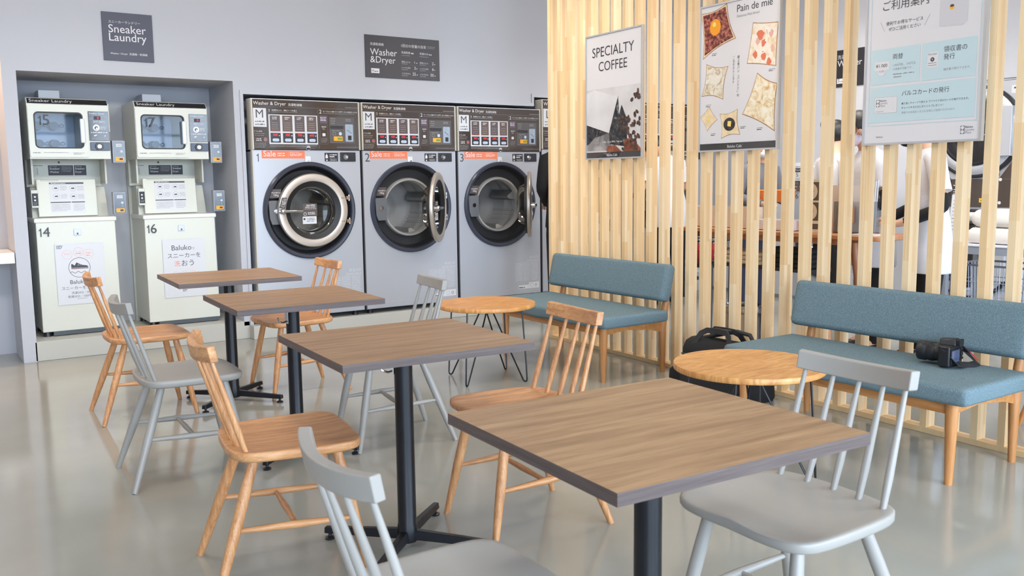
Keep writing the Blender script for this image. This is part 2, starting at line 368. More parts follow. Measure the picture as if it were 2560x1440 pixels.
wr.box(XR+.72, XR+.8, 3.4, 6.0, 0, 2.1)
struct('wall_right', wr, WALL, smooth=0)
struct('baseboard_right', MB().box(XR-.008, XR, 5.86, WY, 0, .035), mat('joint_grey', (120, 124, 126), .6))
fr6 = MB(); fr6.box(XR-.015, XR, 5.83, 5.87, 0, 1.36); fr6.box(XR-.015, XR, 5.05, 5.09, 0, 1.36); fr6.box(XR-.015, XR, 5.09, 5.83, 1.325, 1.36)
struct('trim_4', fr6, WHITEP, smooth=0)
struct('wall_left', MB().box(XL-.12, XL, YF, 8, 0, CEIL), WALL)
wf = MB(); xs = [XL] + [v for w in WIN for v in w] + [XR+.2]
for i in range(0, len(xs), 2): wf.box(xs[i], xs[i+1], YF-.1, YF, 0, CEIL)
for a, b in WIN: wf.box(a, b, YF-.1, YF, 0, .15); wf.box(a, b, YF-.1, YF, 2.78, CEIL)
struct('wall_front', wf, WALL, smooth=0)
ALU = mat('window_aluminium', (70, 72, 76), .4, .6)
for i, (a, b) in enumerate(WIN):
    f = MB(); c = (a+b)/2
    for x0, x1, z0, z1 in ((a, a+.05, .15, 2.78), (b-.05, b, .15, 2.78), (a, b, .15, .2), (a, b, 2.73, 2.78), (c-.025, c+.025, .2, 2.73), (a, b, 2.1, 2.14)): f.box(x0, x1, YF-.07, YF-.02, z0, z1)
    w_ = struct('window_%d' % (i+1), f, ALU, smooth=0)
struct('ground', MB().box(-30, 40, -40, YF-.1, -.25, -.15), ASPH)
# shelf niche at the far left
t = tag(obj('shelf_counter', MB().box(-2.2, .628, 7.04, 7.49, .70, .775), WHITEP, bev=.003), 'thick white shelf counter in the warm lit niche at the far left', 'counter')
tag(obj('small_box', MB().box(.46, .535, 7.1, 7.17, .776, .885), mat('box_white', (236, 232, 226), .5), bev=.004), 'small white box standing on the shelf counter at the left', 'box')

# ------------------------------------------------------------------ spindle-back chairs
def chair_meshes():
    P = {}
    # seat: rounded trapezoid with a shallow saddle
    out = []
    half = [(.208, 0), (.210, .08), (.205, .145), (.188, .188), (.150, .209), (.08, .213), (0, .211), (-.09, .205), (-.15, .191), (-.183, .158), (-.197, .09), (-.2, 0)]
    def cr(p0, p1, p2, p3, t): return tuple(.5*(2*b + (c-a)*t + (2*a-5*b+4*c-d)*t*t + (3*b-a-3*c+d)*t**3) for a, b, c, d in zip(p0, p1, p2, p3))
    pts = half + [(x, -y) for x, y in half[-2:0:-1]]; K = len(pts)
    for i in range(K):
        for t in (0, .5): out.append(cr(pts[i-1], pts[i], pts[(i+1) % K], pts[(i+2) % K], t))
    n = len(out); mb = MB(); vs = []; zt = .442
    def top(x, y, s): 
        d = -.009*max(0, 1-(s/.92)**4)
        if x > .1: d += -.005*max(0, (x-.1)/.11)*(sin(min(abs(y)/.2, 1)*pi))
        return zt+d
    rings = [(.2, 0), (.45, 0), (.68, 0), (.84, 0), (.93, 0), (.975, 0), (.992, -.0015), (1.0, -.0055)]
    for s, dz in rings: vs += [(x*s, y*s, top(x*s, y*s, s)+dz) for x, y in out]
    vs += [(x*.998, y*.998, zt-.021) for x, y in out] + [(x*.985, y*.985, zt-.0265) for x, y in out] + [(x*.94, y*.94, zt-.031) for x, y in out] + [(x*.5, y*.5, zt-.031) for x, y in out]
    m = len(vs)//n; fs = [tuple(range(n))[::-1], tuple((m-1)*n+j for j in range(n))]
    for i in range(m-1): fs += [(i*n+j, i*n+(j+1) % n, (i+1)*n+(j+1) % n, (i+1)*n+j) for j in range(n)]
    mb.add(vs, fs); P['seat'] = mb
    # curved top rail, leaning with the spindles
    mb = MB(); vs = []; K = 15; lean = .19
    for i in range(K):
        u = (i/(K-1)-.5)*2; y = u*.174; x = -.266+.035*u*u; nx, ny = 1, -2*.035*u/.174; l = math.hypot(nx, ny); nx /= l; ny /= l
        for dn, z in ((-.0135, .722), (.0125, .722), (.0125, .770), (-.0135, .770)):
            xx = x + (z-.746)*-lean; vs.append((xx+nx*dn, y+ny*dn, z-.010+(x+.266)*.31))
    fs = [(0, 1, 2, 3), ((K-1)*4+3, (K-1)*4+2, (K-1)*4+1, (K-1)*4)]
    for i in range(K-1): fs += [(i*4+j, i*4+(j+1) % 4, (i+1)*4+(j+1) % 4, (i+1)*4+j) for j in range(4)]
    mb.add(vs, fs); P['top_rail'] = mb
    P['spindle'] = []
    for k in range(5):
        u = (k-2)/2; yt = u*.150; xt = -.266+.035*(yt/.174)**2+.005; yb = u*.158; xb = -.166+.018*u*u
        b, t_ = Vector((xb, yb, .432)), Vector((xt, yt, .716+(xt+.271)*.31)); mb = MB()
        mb.tube([b.lerp(t_, q) for q in (0, .1, .28, .6, .9, 1)], [.0078, .0088, .0105, .0088, .0066, .006], 10); P['spindle'].append(mb)
    P['leg'] = []
    for x0, y0, x1, y1 in ((.125, .135, .209, .193), (.125, -.135, .209, -.193), (-.115, .115, -.262, .203), (-.115, -.115, -.262, -.203)):
        a, b = Vector((x0, y0, .425)), Vector((x1, y1, 0)); mb = MB()
        mb.tube([a.lerp(b, q) for q in (0, .08, .3, .55, .8, 1)], [.0135, .0158, .0178, .0176, .0142, .0108], 12); P['leg'].append(mb)
    def onleg(x0, y0, x1, y1, z): q = (.425-z)/.425; return Vector((x0+(x1-x0)*q, y0+(y1-y0)*q, z))
    P['side_stretcher'] = []; mid = []
    for s in (1, -1):
        a, b = onleg(.125, .135*s, .209, .193*s, .185), onleg(-.115, .115*s, -.262, .203*s, .20); mb = MB()
        mb.tube([a.lerp(b, q) for q in (0, .2, .5, .8, 1)], [.007, .0095, .0125, .0095, .007], 10); P['side_stretcher'].append(mb); mid.append(a.lerp(b, .5))
    mb = MB(); mb.tube([mid[0].lerp(mid[1], q) for q in (0, .25, .5, .75, 1)], [.007, .0095, .0115, .0095, .007], 10); P['cross_stretcher'] = mb
    return P
CH = chair_meshes()
def make_chair(name, label, group, mv, mx, my):
    t = thing(name, label, 'chair', group=group)
    obj('seat', CH['seat'], mx, t, smooth=50); obj('top_rail', CH['top_rail'], my, t, bev=.004, smooth=50)
    for k in ('spindle', 'leg'):
        for mb in CH[k]: obj(k, mb, mv, t)
    for mb in CH['side_stretcher']: obj('side_stretcher', mb, mx, t)
    obj('cross_stretcher', CH['cross_stretcher'], my, t)
    return t
R_ = radians
wood_labels = [((1.044, 5.105), R_(-.6), 'natural oak spindle-back chair at the farthest laminate table, in front of machine 14'),
               ((.972, 2.747), R_(-8.6), 'natural oak chair left of the third farthest table, just behind a grey chair'),
               ((1.798, 2.617), R_(174.9), 'natural oak chair beyond the nearest laminate table, its back to the far bench'),
               ((1.887, 5.118), R_(181.2), 'natural oak chair facing left in front of washer 1, beyond the second laminate table')]
grey_labels = [((.961, 3.942), R_(-2.1), 'light grey painted spindle-back chair at the left, between two oak chairs'),
               ((.846, 1.453), R_(-2.6), 'light grey chair left of the nearest laminate table, its legs out of view'),
               ((1.764, 1.394), R_(178.2), 'light grey chair with its back to the bench that holds the camera'),
               ((1.886, 3.86), R_(172), 'light grey chair beyond the third laminate table, beside the far round table')]
w0 = make_chair('oak_chair', wood_labels[0][2], 'natural oak chairs', OAK_V, OAK_X, OAK_Y)
g0 = make_chair('painted_chair', grey_labels[0][2], 'grey painted chairs', GREYP, GREYP, GREYP)
for first, L, g in ((w0, wood_labels, 'natural oak chairs'), (g0, grey_labels, 'grey painted chairs')):
    for i, ((x, y), rz, lab) in enumerate(L):
        if i == 0: first.location = (x, y, 0); first.rotation_euler = (0, 0, rz)
        else: dup(first, (x, y, 0), rz, lab, g)

# ------------------------------------------------------------------ laminate cafe tables
def make_table():
    t = thing('cafe_table', '', 'table', group='square laminate cafe tables')
    obj('tabletop', MB().prism([(-.325, -.31), (.325, -.31), (.325, .31), (-.325, .31)], .695, .72, 0, 1), [EDGE, TOPM], t, smooth=0)
    obj('pole', MB().lathe([(.033, .02), (.034, .025), (.034, .075), (.0315, .085), (.0305, .5), (.0305, .69)], 28), BLACKM, t)
    obj('mounting_plate', MB().box(-.11, .11, -.11, .11, .689, .695), BLACKM, t)
    for k in range(4):
        a = radians(45+90*k); mb = MB(); mb.M = Matrix.Rotation(a, 4, 'Z')
        for x0, x1, h0, h1, b0, b1, z0, z1 in ((.02, .305, .062, .044, .017, .014, .028, .022),):
            mb.add([(x0, -b0, z0), (x1, -b1, z1), (x1, b1, z1), (x0, b0, z0), (x0, -b0*.75, h0), (x1, -b1*.75, h1), (x1, b1*.75, h1), (x0, b0*.75, h0)],
                   [(0, 3, 2, 1), (4, 5, 6, 7), (0, 1, 5, 4), (1, 2, 6, 5), (2, 3, 7, 6), (3, 0, 4, 7)])
        lg = obj('base_leg', mb, BLACKM, t, bev=.004)
        p = MB(); p.M = Matrix.Translation((.288*cos(a), .288*sin(a), 0)); p.lathe([(.0, 0), (.017, .0), (.019, .006), (.012, .01), (.006, .012), (.006, .024)], 16); obj('levelling_foot', p, DARKP, lg)
    return t
tb = [((1.50, 5.07), 'walnut laminate cafe table farthest from the camera, in front of machine 16'),
      ((1.445, 3.925), 'second farthest walnut laminate cafe table, with a chrome hook on its black pole'),
      ((1.348, 2.645), 'third farthest walnut laminate cafe table, its black cross base in view'),
      ((1.294, 1.394), 'nearest and largest-looking walnut laminate cafe table, its pole cut off low')]
t0 = make_table()
for i, ((x, y), lab) in enumerate(tb):
    if i == 0: t0.location = (x, y, 0); t0.rotation_euler = (0, 0, radians(-3)); t0['label'] = lab
    else: tb[i] = (dup(t0, (x, y, 0), radians(-3), lab, 'square laminate cafe tables'), (x, y))
for i, a in ((1, radians(195)), (2, radians(150))):             # coat hooks under the tops
    h = MB(); h.M = Matrix.Rotation(a, 4, 'Z') @ Matrix.Translation((.0305, 0, 0))
    h.box(0, .004, -.012, .012, .6, .66); h.tube([(.003, 0, .61), (.02, 0, .605), (.04, 0, .612), (.046, 0, .63)], [.004, .004, .004, .005], 8)
    h.tube([(.003, 0, .65), (.012, 0, .66), (.02, 0, .672)], .004, 8)
    obj('bag_hook', h, CHROME, tb[i][0])['label'] = 'small chrome bag hook'

# ------------------------------------------------------------------ round oak tables on hairpin rods
def make_round():
    t = thing('round_table', '', 'side table', group='low round oak tables')
    obj('tabletop', MB().lathe([(.0, .455), (.300, .455), (.304, .4575), (.305, .461), (.305, .4765), (.3025, .48), (.0, .48)], 72), ASH, t, smooth=50)
    obj('ring_mount', MB().lathe([(.17, .447), (.2, .447), (.2, .455), (.17, .455)], 32, close=True), BLACKM, t)
    for k in range(4):
        a = radians(30+90*k); d = Vector((cos(a), sin(a), 0)); n = Vector((-d.y, d.x, 0))
        pts = [d*.245 + Vector((0, 0, .455)), d*.268 + Vector((0, 0, .15)), d*.275 + Vector((0, 0, .02)), d*.272 + Vector((0, 0, .008)), d*.262 + Vector((0, 0, .005)), d*.25 + Vector((0, 0, .012)), d*.15 + n*.01 + Vector((0, 0, .2)), d*.02 + n*.02 + Vector((0, 0, .452))]
        obj('hairpin_leg', MB().tube(pts, .0048, 8), BLACKM, t)
    return t
rt = make_round(); rt.location = (2.96, 4.66, 0); rt['label'] = 'low round oak table on black rods beside the far bench, before washer 3'
dup(rt, (2.83, 2.455, 0), 0, 'low round oak table on black rods by the long bench with the camera', 'low round oak tables')

# ------------------------------------------------------------------ upholstered benches (local: x along the seat, -y towards the sitter)
def pillow(mb, L, x0, y0, z0, w, h, r, nx=14, sag=0, crown=0):
    sec = rrect(-w/2, w/2, -h/2, h/2, r, 6); vs = []; n = len(sec); xs = [0, r*.12, r*.4, r, r*2.2] ; xs = xs + [r*2.2+(L-4.4*r)*i/nx for i in range(1, nx)] + [L-q for q in reversed(xs)]
    for x in xs:
        e = min(x, L-x); k = 1 if e >= r else math.sqrt(max(0, 1-((r-e)/r)**2)); ins = r*(1-k)*.75
        s_ = sin(pi*x/L)
        for a, b in sec:
            aa = a*(1-2*ins/w); bb = b*(1-2*ins/h)
            bb += crown*s_*(1 if b > 0 else 0)*(1-(2*a/w)**2) - (sag*(.4+.6*sin(x*9)**2)*s_ if b < 0 else 0)*(.3+.7*abs(2*a/w))
            vs.append((x0+x, y0+aa, z0+bb))
    m = len(xs); fs = [tuple(range(n))[::-1], tuple((m-1)*n+j for j in range(n))]
    for i in range(m-1): fs += [(i*n+j, i*n+(j+1) % n, (i+1)*n+(j+1) % n, (i+1)*n+j) for j in range(n)]
    mb.add(vs, fs); return mb
def make_bench():
    t = thing('upholstered_bench', '', 'bench', group='teal benches along the slatted screen'); L = 1.215
    obj('seat_cushion', pillow(MB(), L+.026, -.008, .262, .377, .525, .072, .022, sag=.012, crown=.006), TEAL, t, smooth=60)
    b = MB(); b.M = Matrix.Translation((0, .518, .462)) @ Matrix.Rotation(radians(-13), 4, 'X'); pillow(b, L-.01, .005, 0, .118, .078, .236, .026)
    obj('back_cushion', b, TEAL, t, smooth=60)
    for x in (.075, L-.075):
        obj('front_leg', MB().tube([(x, .07, .338), (x, .07, .3), (x, .068, .0)], [.026, .0255, .0155], 16), BEECH_V, t)
        obj('rear_leg', MB().tube([(x, .56, 0), (x, .555, .3), (x, .575, .40), (x, .60, .55), (x, .612, .62)], [.0155, .024, .022, .018, .014], 14), BEECH_V, t)
        q = MB(); q.add([(x-.011, .07, .335), (x-.011, .56, .335), (x-.011, .56, .255), (x-.011, .45, .285), (x-.011, .25, .305), (x-.011, .07, .29),
                         (x+.011, .07, .335), (x+.011, .56, .335), (x+.011, .56, .255), (x+.011, .45, .285), (x+.011, .25, .305), (x+.011, .07, .29)],
                        [(0, 1, 2, 3, 4, 5), (11, 10, 9, 8, 7, 6)] + [(i, (i+1) % 6, 6+(i+1) % 6, 6+i) for i in range(6)])
        obj('side_rail', q, BEECH_X, t, smooth=0)
    obj('front_rail', MB().box(.09, L-.09, .058, .082, .288, .338), BEECH_X, t, bev=.003)
    obj('rear_rail', MB().box(.09, L-.09, .545, .567, .285, .338), BEECH_X, t, bev=.003)
    return t
b1 = make_bench(); b1.location = (3.40, 5.28, 0); b1.rotation_euler = (0, 0, ZR); b1['label'] = 'short looking teal upholstered bench at the far end of the slatted screen'
b2 = dup(b1, (3.332, 3.05, 0), ZR, 'nearer teal upholstered bench with a black camera lying on its seat', 'teal benches along the slatted screen')

# ------------------------------------------------------------------ slatted screen
PA = Vector((4.125, 5.56, 0)); PR = math.atan2(-.99927, -.0382)
scr = thing('slatted_screen', 'tall screen of upright finger-jointed pine slats dividing the room', 'screen', PA, PR)
sm = mesh('slat', MB().box(0, .034, 0, .068, .028, CEIL-.03), PINE, 0)
for i in range(34): link('slat', sm, scr, (-.017+i*.12688, 0, 0))
obj('floor_rail', MB().box(-.02, 33.4*.12688, -.002, .071, 0, .028), PINE, scr, bev=.002)
obj('ceiling_rail', MB().box(-.02, 33.4*.12688, -.002, .071, CEIL-.03, CEIL-.001), PINE, scr, bev=.002)
def board(u0, label, w0):
    """hanging poster in an aluminium frame; local u from its left edge, w from its bottom edge"""
    o = thing('poster_board', label, 'poster', PA + Vector((cos(PR)*u0, sin(PR)*u0, w0)), PR)
    W_, H_ = .614, .855
    obj('backing', MB().box(.004, W_-.004, -.02, -.006, .004, H_-.004), PAPER, o, smooth=0)
    f = MB()
    for a in ((0, .010, 0, H_), (W_-.010, W_, 0, H_), (.010, W_-.010, 0, .010), (.010, W_-.010, H_-.010, H_)): f.box(a[0], a[1], -.026, -.004, a[2], a[3])
    obj('frame', f, FRAME, o, smooth=0)
    return o, G(o, y=-.0205)
# coffee poster
o, g = board(.494, 'framed poster reading SPECIALTY COFFEE, hung leftmost on the slatted screen', 1.366)
def noisem(name, stops, scale, rough=.2, detail=5, dist=0):
    m = mat(name, stops[0][1], rough); N, L = nodes(m); p = N['Principled BSDF']; tc = N.new('ShaderNodeTexCoord'); nz = N.new('ShaderNodeTexNoise')
    nz.inputs['Scale'].default_value = scale; nz.inputs['Detail'].default_value = detail; nz.inputs['Distortion'].default_value = dist; L.new(tc.outputs['Object'], nz.inputs['Vector'])
    r = ramp(m.node_tree, stops); L.new(nz.outputs['Fac'], r.inputs['Fac']); L.new(r.outputs['Color'], p.inputs['Base Color']); return m
PH1 = noisem('photo_grey', [(.3, (196, 192, 190)), (.7, (214, 210, 208))], 6); PH2 = noisem('photo_bag', [(.3, (205, 202, 202)), (.7, (226, 223, 223))], 5)
PHD = noisem('photo_dark', [(.35, (32, 32, 34)), (.6, (70, 68, 68)), (.75, (170, 168, 166))], 14, dist=2); PHM = noisem('photo_mid', [(.35, (110, 108, 106)), (.65, (176, 172, 170))], 9, dist=1)
BEAN = noisem('photo_bean', [(.35, (48, 36, 32)), (.65, (104, 78, 64))], 40); ORB = noisem('photo_copper', [(.3, (92, 56, 40)), (.6, (160, 92, 66))], 12, dist=1)
DBAND = mat('print_band', (70, 68, 66), .1)
g.text('SPECIALTY', .075, .701, .452, INK, 2).text('COFFEE', .146, .603, .31, INK, 2)
g.rect(.010, .604, .010, .484, PH1, 1)
g.put([(.010, .24), (.263, .177), (.36, .424), (.30, .43), (.10, .48), (.010, .46)], PH2, 2)
g.put([(.263, .177), (.275, .10), (.45, .08), (.47, .24), (.40, .36), (.374, .30), (.363, .424)], PHD, 3)
g.put([(.010, .243), (.263, .177), (.30, .06), (.010, .06)], PHM, 3); g.put([(.010, .243), (.263, .177), (.10, .15), (.04, .11), (.010, .10)], PHD, 4)
g.put([(.23, .06), (.25, .088), (.33, .095), (.40, .05), (.40, .010), (.30, .010)], ORB, 4); g.put([(.42, .115), (.46, .135), (.53, .125), (.604, .06), (.604, .010), (.40, .010), (.43, .06)], ORB, 4)
R2 = random.Random(3)
for k in range(46):
    u = R2.triangular(.36, .60, .57); w = R2.uniform(.06, .44) if u > .5 else R2.uniform(.06, .30)
    a = R2.uniform(0, pi); r1, r2 = R2.uniform(.015, .024), R2.uniform(.010, .014)
    pts = [(r1*cos(q), r2*sin(q)) for q in [2*pi*i/14 for i in range(14)]]
    pts = [(u+x*cos(a)-y*sin(a), w+x*sin(a)+y*cos(a)) for x, y in pts]
    if max(p[0] for p in pts) < .604: g.put(pts, BEAN, 5+k*.02)
g.rect(.010, .604, .010, .049, DBAND, 6.5); g.put([(.11, .010), (.22, .049), (.40, .049), (.36, .010)], PHD, 6.8)
g.text('Baluko Cafe\u0301', .243, .02, .12, INKW, 8); g.text('Coffee   Eat in ¥440 / Take out', .19, .112, .22, INKW, 8)
g.done()
# bread poster
o, g = board(1.636, 'framed poster Pain de mie with photos of toast, hung second on the slatted screen', 1.385)
CRUST = noisem('toast_crust', [(.3, (112, 66, 36)), (.7, (176, 116, 66))], 30); CRUMB = noisem('toast_crumb', [(.3, (224, 196, 146)), (.7, (240, 220, 184))], 30)
MEAT = noisem('topping_meat', [(.36, (70, 30, 24)), (.5, (142, 66, 52)), (.66, (190, 120, 104))], 55); CHEESE = noisem('topping_cheese', [(.3, (222, 190, 140)), (.5, (238, 224, 202)), (.64, (240, 232, 220)), (.72, (210, 120, 90))], 22, dist=1)
BANANA = noisem('topping_banana', [(.3, (206, 160, 96)), (.5, (236, 220, 186)), (.7, (244, 236, 216))], 26, dist=1); GRATIN = noisem('topping_gratin', [(.3, (176, 150, 110)), (.5, (226, 216, 196)), (.7, (236, 228, 214))], 24, dist=1)
YOLK = mat('print_yolk', (244, 160, 36), .15); BUTTER = mat('print_butter', (244, 214, 110), .2); REDB = noisem('print_bean_paste', [(.3, (36, 30, 34)), (.7, (72, 64, 66))], 40)
_tn = 'toast_picture'
def toast(P, top, lay=1, bow=.12, ins=.10, ct=.035):
    c = Vector((sum(p[0] for p in P)/4, sum(p[1] for p in P)/4))
    def outl(k, b):
        r = []
        for i in range(4):
            a, d = Vector(P[i]), Vector(P[(i+1) % 4])
            for j in range(8):
                q = j/8; e = a.lerp(d, q); e = e.lerp(c, b*4*q*(1-q)); r.append(tuple(c+(e-c)*k))
        return [(min(max(x, .011), .603), y) for x, y in r]
    g.put(outl(1, bow), CRUST, lay); g.put(outl(1-ct, bow), CRUMB, lay+1)
    if top: g.put(outl(1-ins*2, bow*.6), top, lay+2)
toast([(.005, .815), (.215, .845), (.29, .638), (.026, .547)], MEAT, 1, .12, .06); g.put(circ(.126, .722, .044, 28, .047), YOLK, 5); g.put(circ(.118, .738, .014, 14), BUTTER, 6)
g.flush('toast_picture')
toast([(.417, .707), (.602, .685), (.59, .45), (.377, .485)], CHEESE, 1, .03, .03)
for k, (u, w) in enumerate(((.475, .635), (.555, .63), (.50, .585), (.44, .53), (.565, .55), (.50, .51), (.54, .48), (.455, .60))):
    R3 = random.Random(k); g.put([(u+R3.uniform(.6, 1.2)*(.018+.01*(k == 0))*cos(a), w+R3.uniform(.6, 1.2)*(.022+.006*(k == 0))*sin(a)) for a in [2*pi*i/11 for i in range(11)]], (mat('print_tomato', (216, 104, 76), .2), mat('print_ham', (222, 168, 156), .2))[k % 3 == 1], 4)
g.flush('toast_picture')
toast([(.055, .518), (.233, .488), (.196, .301), (.018, .331)], GRATIN, 1, .14, .06)
g.flush('toast_picture')
toast([(.083, .269), (.153, .188), (.069, .123), (.011, .209)], None, 1, .10); g.rect(.07, .09, .185, .205, BUTTER, 4)
g.flush('toast_picture')
toast([(.171, .219), (.312, .239), (.336, .092), (.185, .075)], None, 1, .16); g.put(circ(.25, .155, .046, 24, .038), REDB, 4); g.put([(.235, .145), (.262, .14), (.266, .172), (.238, .174)], BUTTER, 5)
g.flush('toast_picture')
toast([(.457, .428), (.602, .357), (.59, .098), (.348, .205)], BANANA, 1, .08, .05)
for u, w in ((.47, .28), (.52, .33), (.545, .24), (.455, .215), (.52, .19)): g.put(circ(u, w, .038, 18), BANANA, 4+u)
g.flush('toast_picture')
g.text('Pain de mie', .295, .782, .262, INK).text('Delicious Plain Bread', .295, .752, .168, INKL)
for k, ch in enumerate('極上食パン「パンドミ」の'): g.glyph(ch, .303, .524-k*.0195, .019, INK)
for k, ch in enumerate('ごちそうトースト'): g.glyph(ch, .266, .524-k*.0195, .019, INK)
for u, w in ((.10, .57), (.055, .275), (.10, .105), (.335, .135), (.46, .12), (.54, .435)): g.greek(u, u+.045, w, .005, INKL).greek(u, u+.035, w-.009, .005, INK)
g.rect(.010, .604, .010, .048, DBAND, 3).text('Baluko Cafe\u0301', .237, .02, .12, INKW, 4)
g.done()
# service guide poster
o, g = board(2.793, 'framed pale blue service guide poster in Japanese, hung rightmost on the slatted screen', 1.383)
def logo(g, u, w, h, lay=2, m=INK):
    q = h/2
    for k in (0, 1):
        z = w+k*q; g.rect(u, u+q, z+.04*q, z+q*.96, m, lay); g.put(circ(u+q/2, z+q/2, q*.43, 18), PAPER, lay+1)
    g.text('Baluko', u+q*1.25, w+h*.70, h*.95, m, lay).text('Laundry', u+q*1.25, w+h*.36, h*1.13, INKL, lay).text('Place', u+q*1.25, w+h*.02, h*.75, INKL, lay)
g.frame(.028, .588, .092, .83, .004, TEALP)
g.done()
for a in ((.037, .299, .290, .458), (.310, .573, .287, .458), (.038, .575, .108, .277)): g.rect(*a, TEALP).flush('info_panel')
g.text('ご利用案内', .092, .640, .24, INK).text('便利でお得なサービス', .112, .567, .194, INK).text('ぜひご活用ください', .126, .540, .168, INK)
g.line(.08, .587, .105, .54, .0015, INKL).line(.341, .588, .314, .54, .0015, INKL)
MACH = mat('print_pale_grey', (206, 202, 204), .22); g.put([(.39, .80), (.39, .523), (.50, .515), (.523, .53), (.523, .80)], MACH); g.put(circ(.447, .60, .011, 14), YEL, 2); g.put(circ(.447, .607, .010, 12, .006), INK, 3)
g.text('両替', .155, .405, .054, INK, 2); g.rect(.058, .136, .357, .399, PAPER, 2).text('¥1,000', .064, .372, .062, INK, 3); g.put(circ(.097, .353, .021, 22), PAPER, 4).text('¥100', .083, .348, .028, INKL, 5)
g.text('1,000円札、500円玉', .157, .371, .12, INKL, 2).text('の両替が可能です。', .158, .352, .103, INKL, 2).greek(.159, .276, .33, .007, INKL, 2).greek(.162, .21, .317, .007, INKL, 2)
g.rect(.335, .39, .344, .413, PAPER, 2).text('Receipt', .341, .4, .043, INKL, 3); g.put(circ(.362, .38, .010, 16), INK, 3).text('¥', .3585, .376, .007, PAPER, 4); g.rect(.34, .383, .363, .3645, INK, 3).rect(.34, .383, .353, .3545, INK, 3)
g.text('領収書の', .416, .408, .112, INK, 2).text('発行', .417, .374, .054, INK, 2).text('領収書が発行できます。', .418, .324, .13, INKL, 2)
g.text('バルコカードの発行', .211, .229, .24, INK, 2).text('繰り返しチャージで使える プリペイド式ICカードが発行できます。', .211, .187, .336, INK, 2)
g.text('チャージするたびにポイントプレゼント！', .212, .166, .213, INK, 2).text('現金でのお支払いよりもお得にご利用いただけます。', .213, .144, .272, INKL, 2)
g.rect(.062, .187, .152, .229, INKL, 2).rect(.0628, .1862, .1528, .2282, PAPER, 2.5); logo(g, .073, .183, .036, 4); g.greek(.073, .115, .16, .003, INKL, 4)
logo(g, .514, .034, .037); g.text('baluko.jp', .079, .036, .036, INK, 2)
g.done()

# ------------------------------------------------------------------ wall signs
def wallsign(label, x, y, z, w, h, m, rz=0):
    o = thing('wall_sign', label, 'sign', (x, y, z), rz); obj('sign_plate', MB().box(0, w, -.012, -.001, 0, h), m, o, bev=.001); return o, G(o, y=-.0122)
o, g = wallsign('square slate sign reading Sneaker Laundry above the alcove', 1.28, WY, 2.112, .34, .337, SIGN)
g.text('スニーカーランドリー', .043, .262, .213, INKW).text('Sneaker', .041, .196, .252, INKW).text('Laundry', .042, .138, .252, INKW).text('Washer / Dryer  洗濯機・乾燥機', .044, .044, .25, INKW); g.done()
o, g = wallsign('wide charcoal sign reading Washer & Dryer above washers 2 and 3', 3.304, WY, 2.098, .709, .348, SIGND)
g.text('洗濯乾燥機', .046, .265, .125, INKW).text('Washer', .045, .185, .25, INKW).text('&Dryer', .045, .123, .235, INKW)
g.rect(.05, .126, .036, .075, INKW).text('M', .057, .044, .018, INK, 2).greek(.08, .12, .046, .010, INK, 2)
g.text('1回分の容量の目安', .338, .268, .24, INKW).greek(.59, .665, .283, .006, INKL).greek(.59, .66, .27, .006, INKL)
g.text('洗濯乾燥', .337, .214, .085, INKW).greek(.43, .455, .214, .011, INKW).greek(.337, .42, .195, .006, INKL).text('洗濯のみ', .513, .214, .085, INKW).greek(.605, .63, .214, .011, INKW).greek(.513, .6, .195, .006, INKL)
for u in (.336, .512):
    for w, s_, q in ((.138, '羽毛ふとん', '1' if u < .4 else '2'), (.09, 'シングル毛布', '3' if u < .4 else '6'), (.04, 'バスタオル', '25' if u < .4 else '50')):
        g.text(s_, u, w, .085, INKW).greek(u, u+.06, w-.013, .006, INKL).num(q, u+.122-(.018 if len(q) > 1 else 0), w-.006, .022, INKW).greek(u+.145, u+.156, w-.003, .010, INKW); g.rect(u, u+.155, w-.02, w-.0195, INKL)
g.done()
o, g = wallsign('black sign reading Washer on the far right wall, half behind the slats', XR, 5.41, 2.05, .345, .335, SIGNB, ZR)
g.text('洗濯機', .035, .255, .12, INKW).text('Washer', .035, .185, .26, INKW).rect(.035, .12, .03, .075, INKW).text('S', .045, .042, .018, INK, 2).greek(.07, .11, .044, .010, INK, 2); g.done()

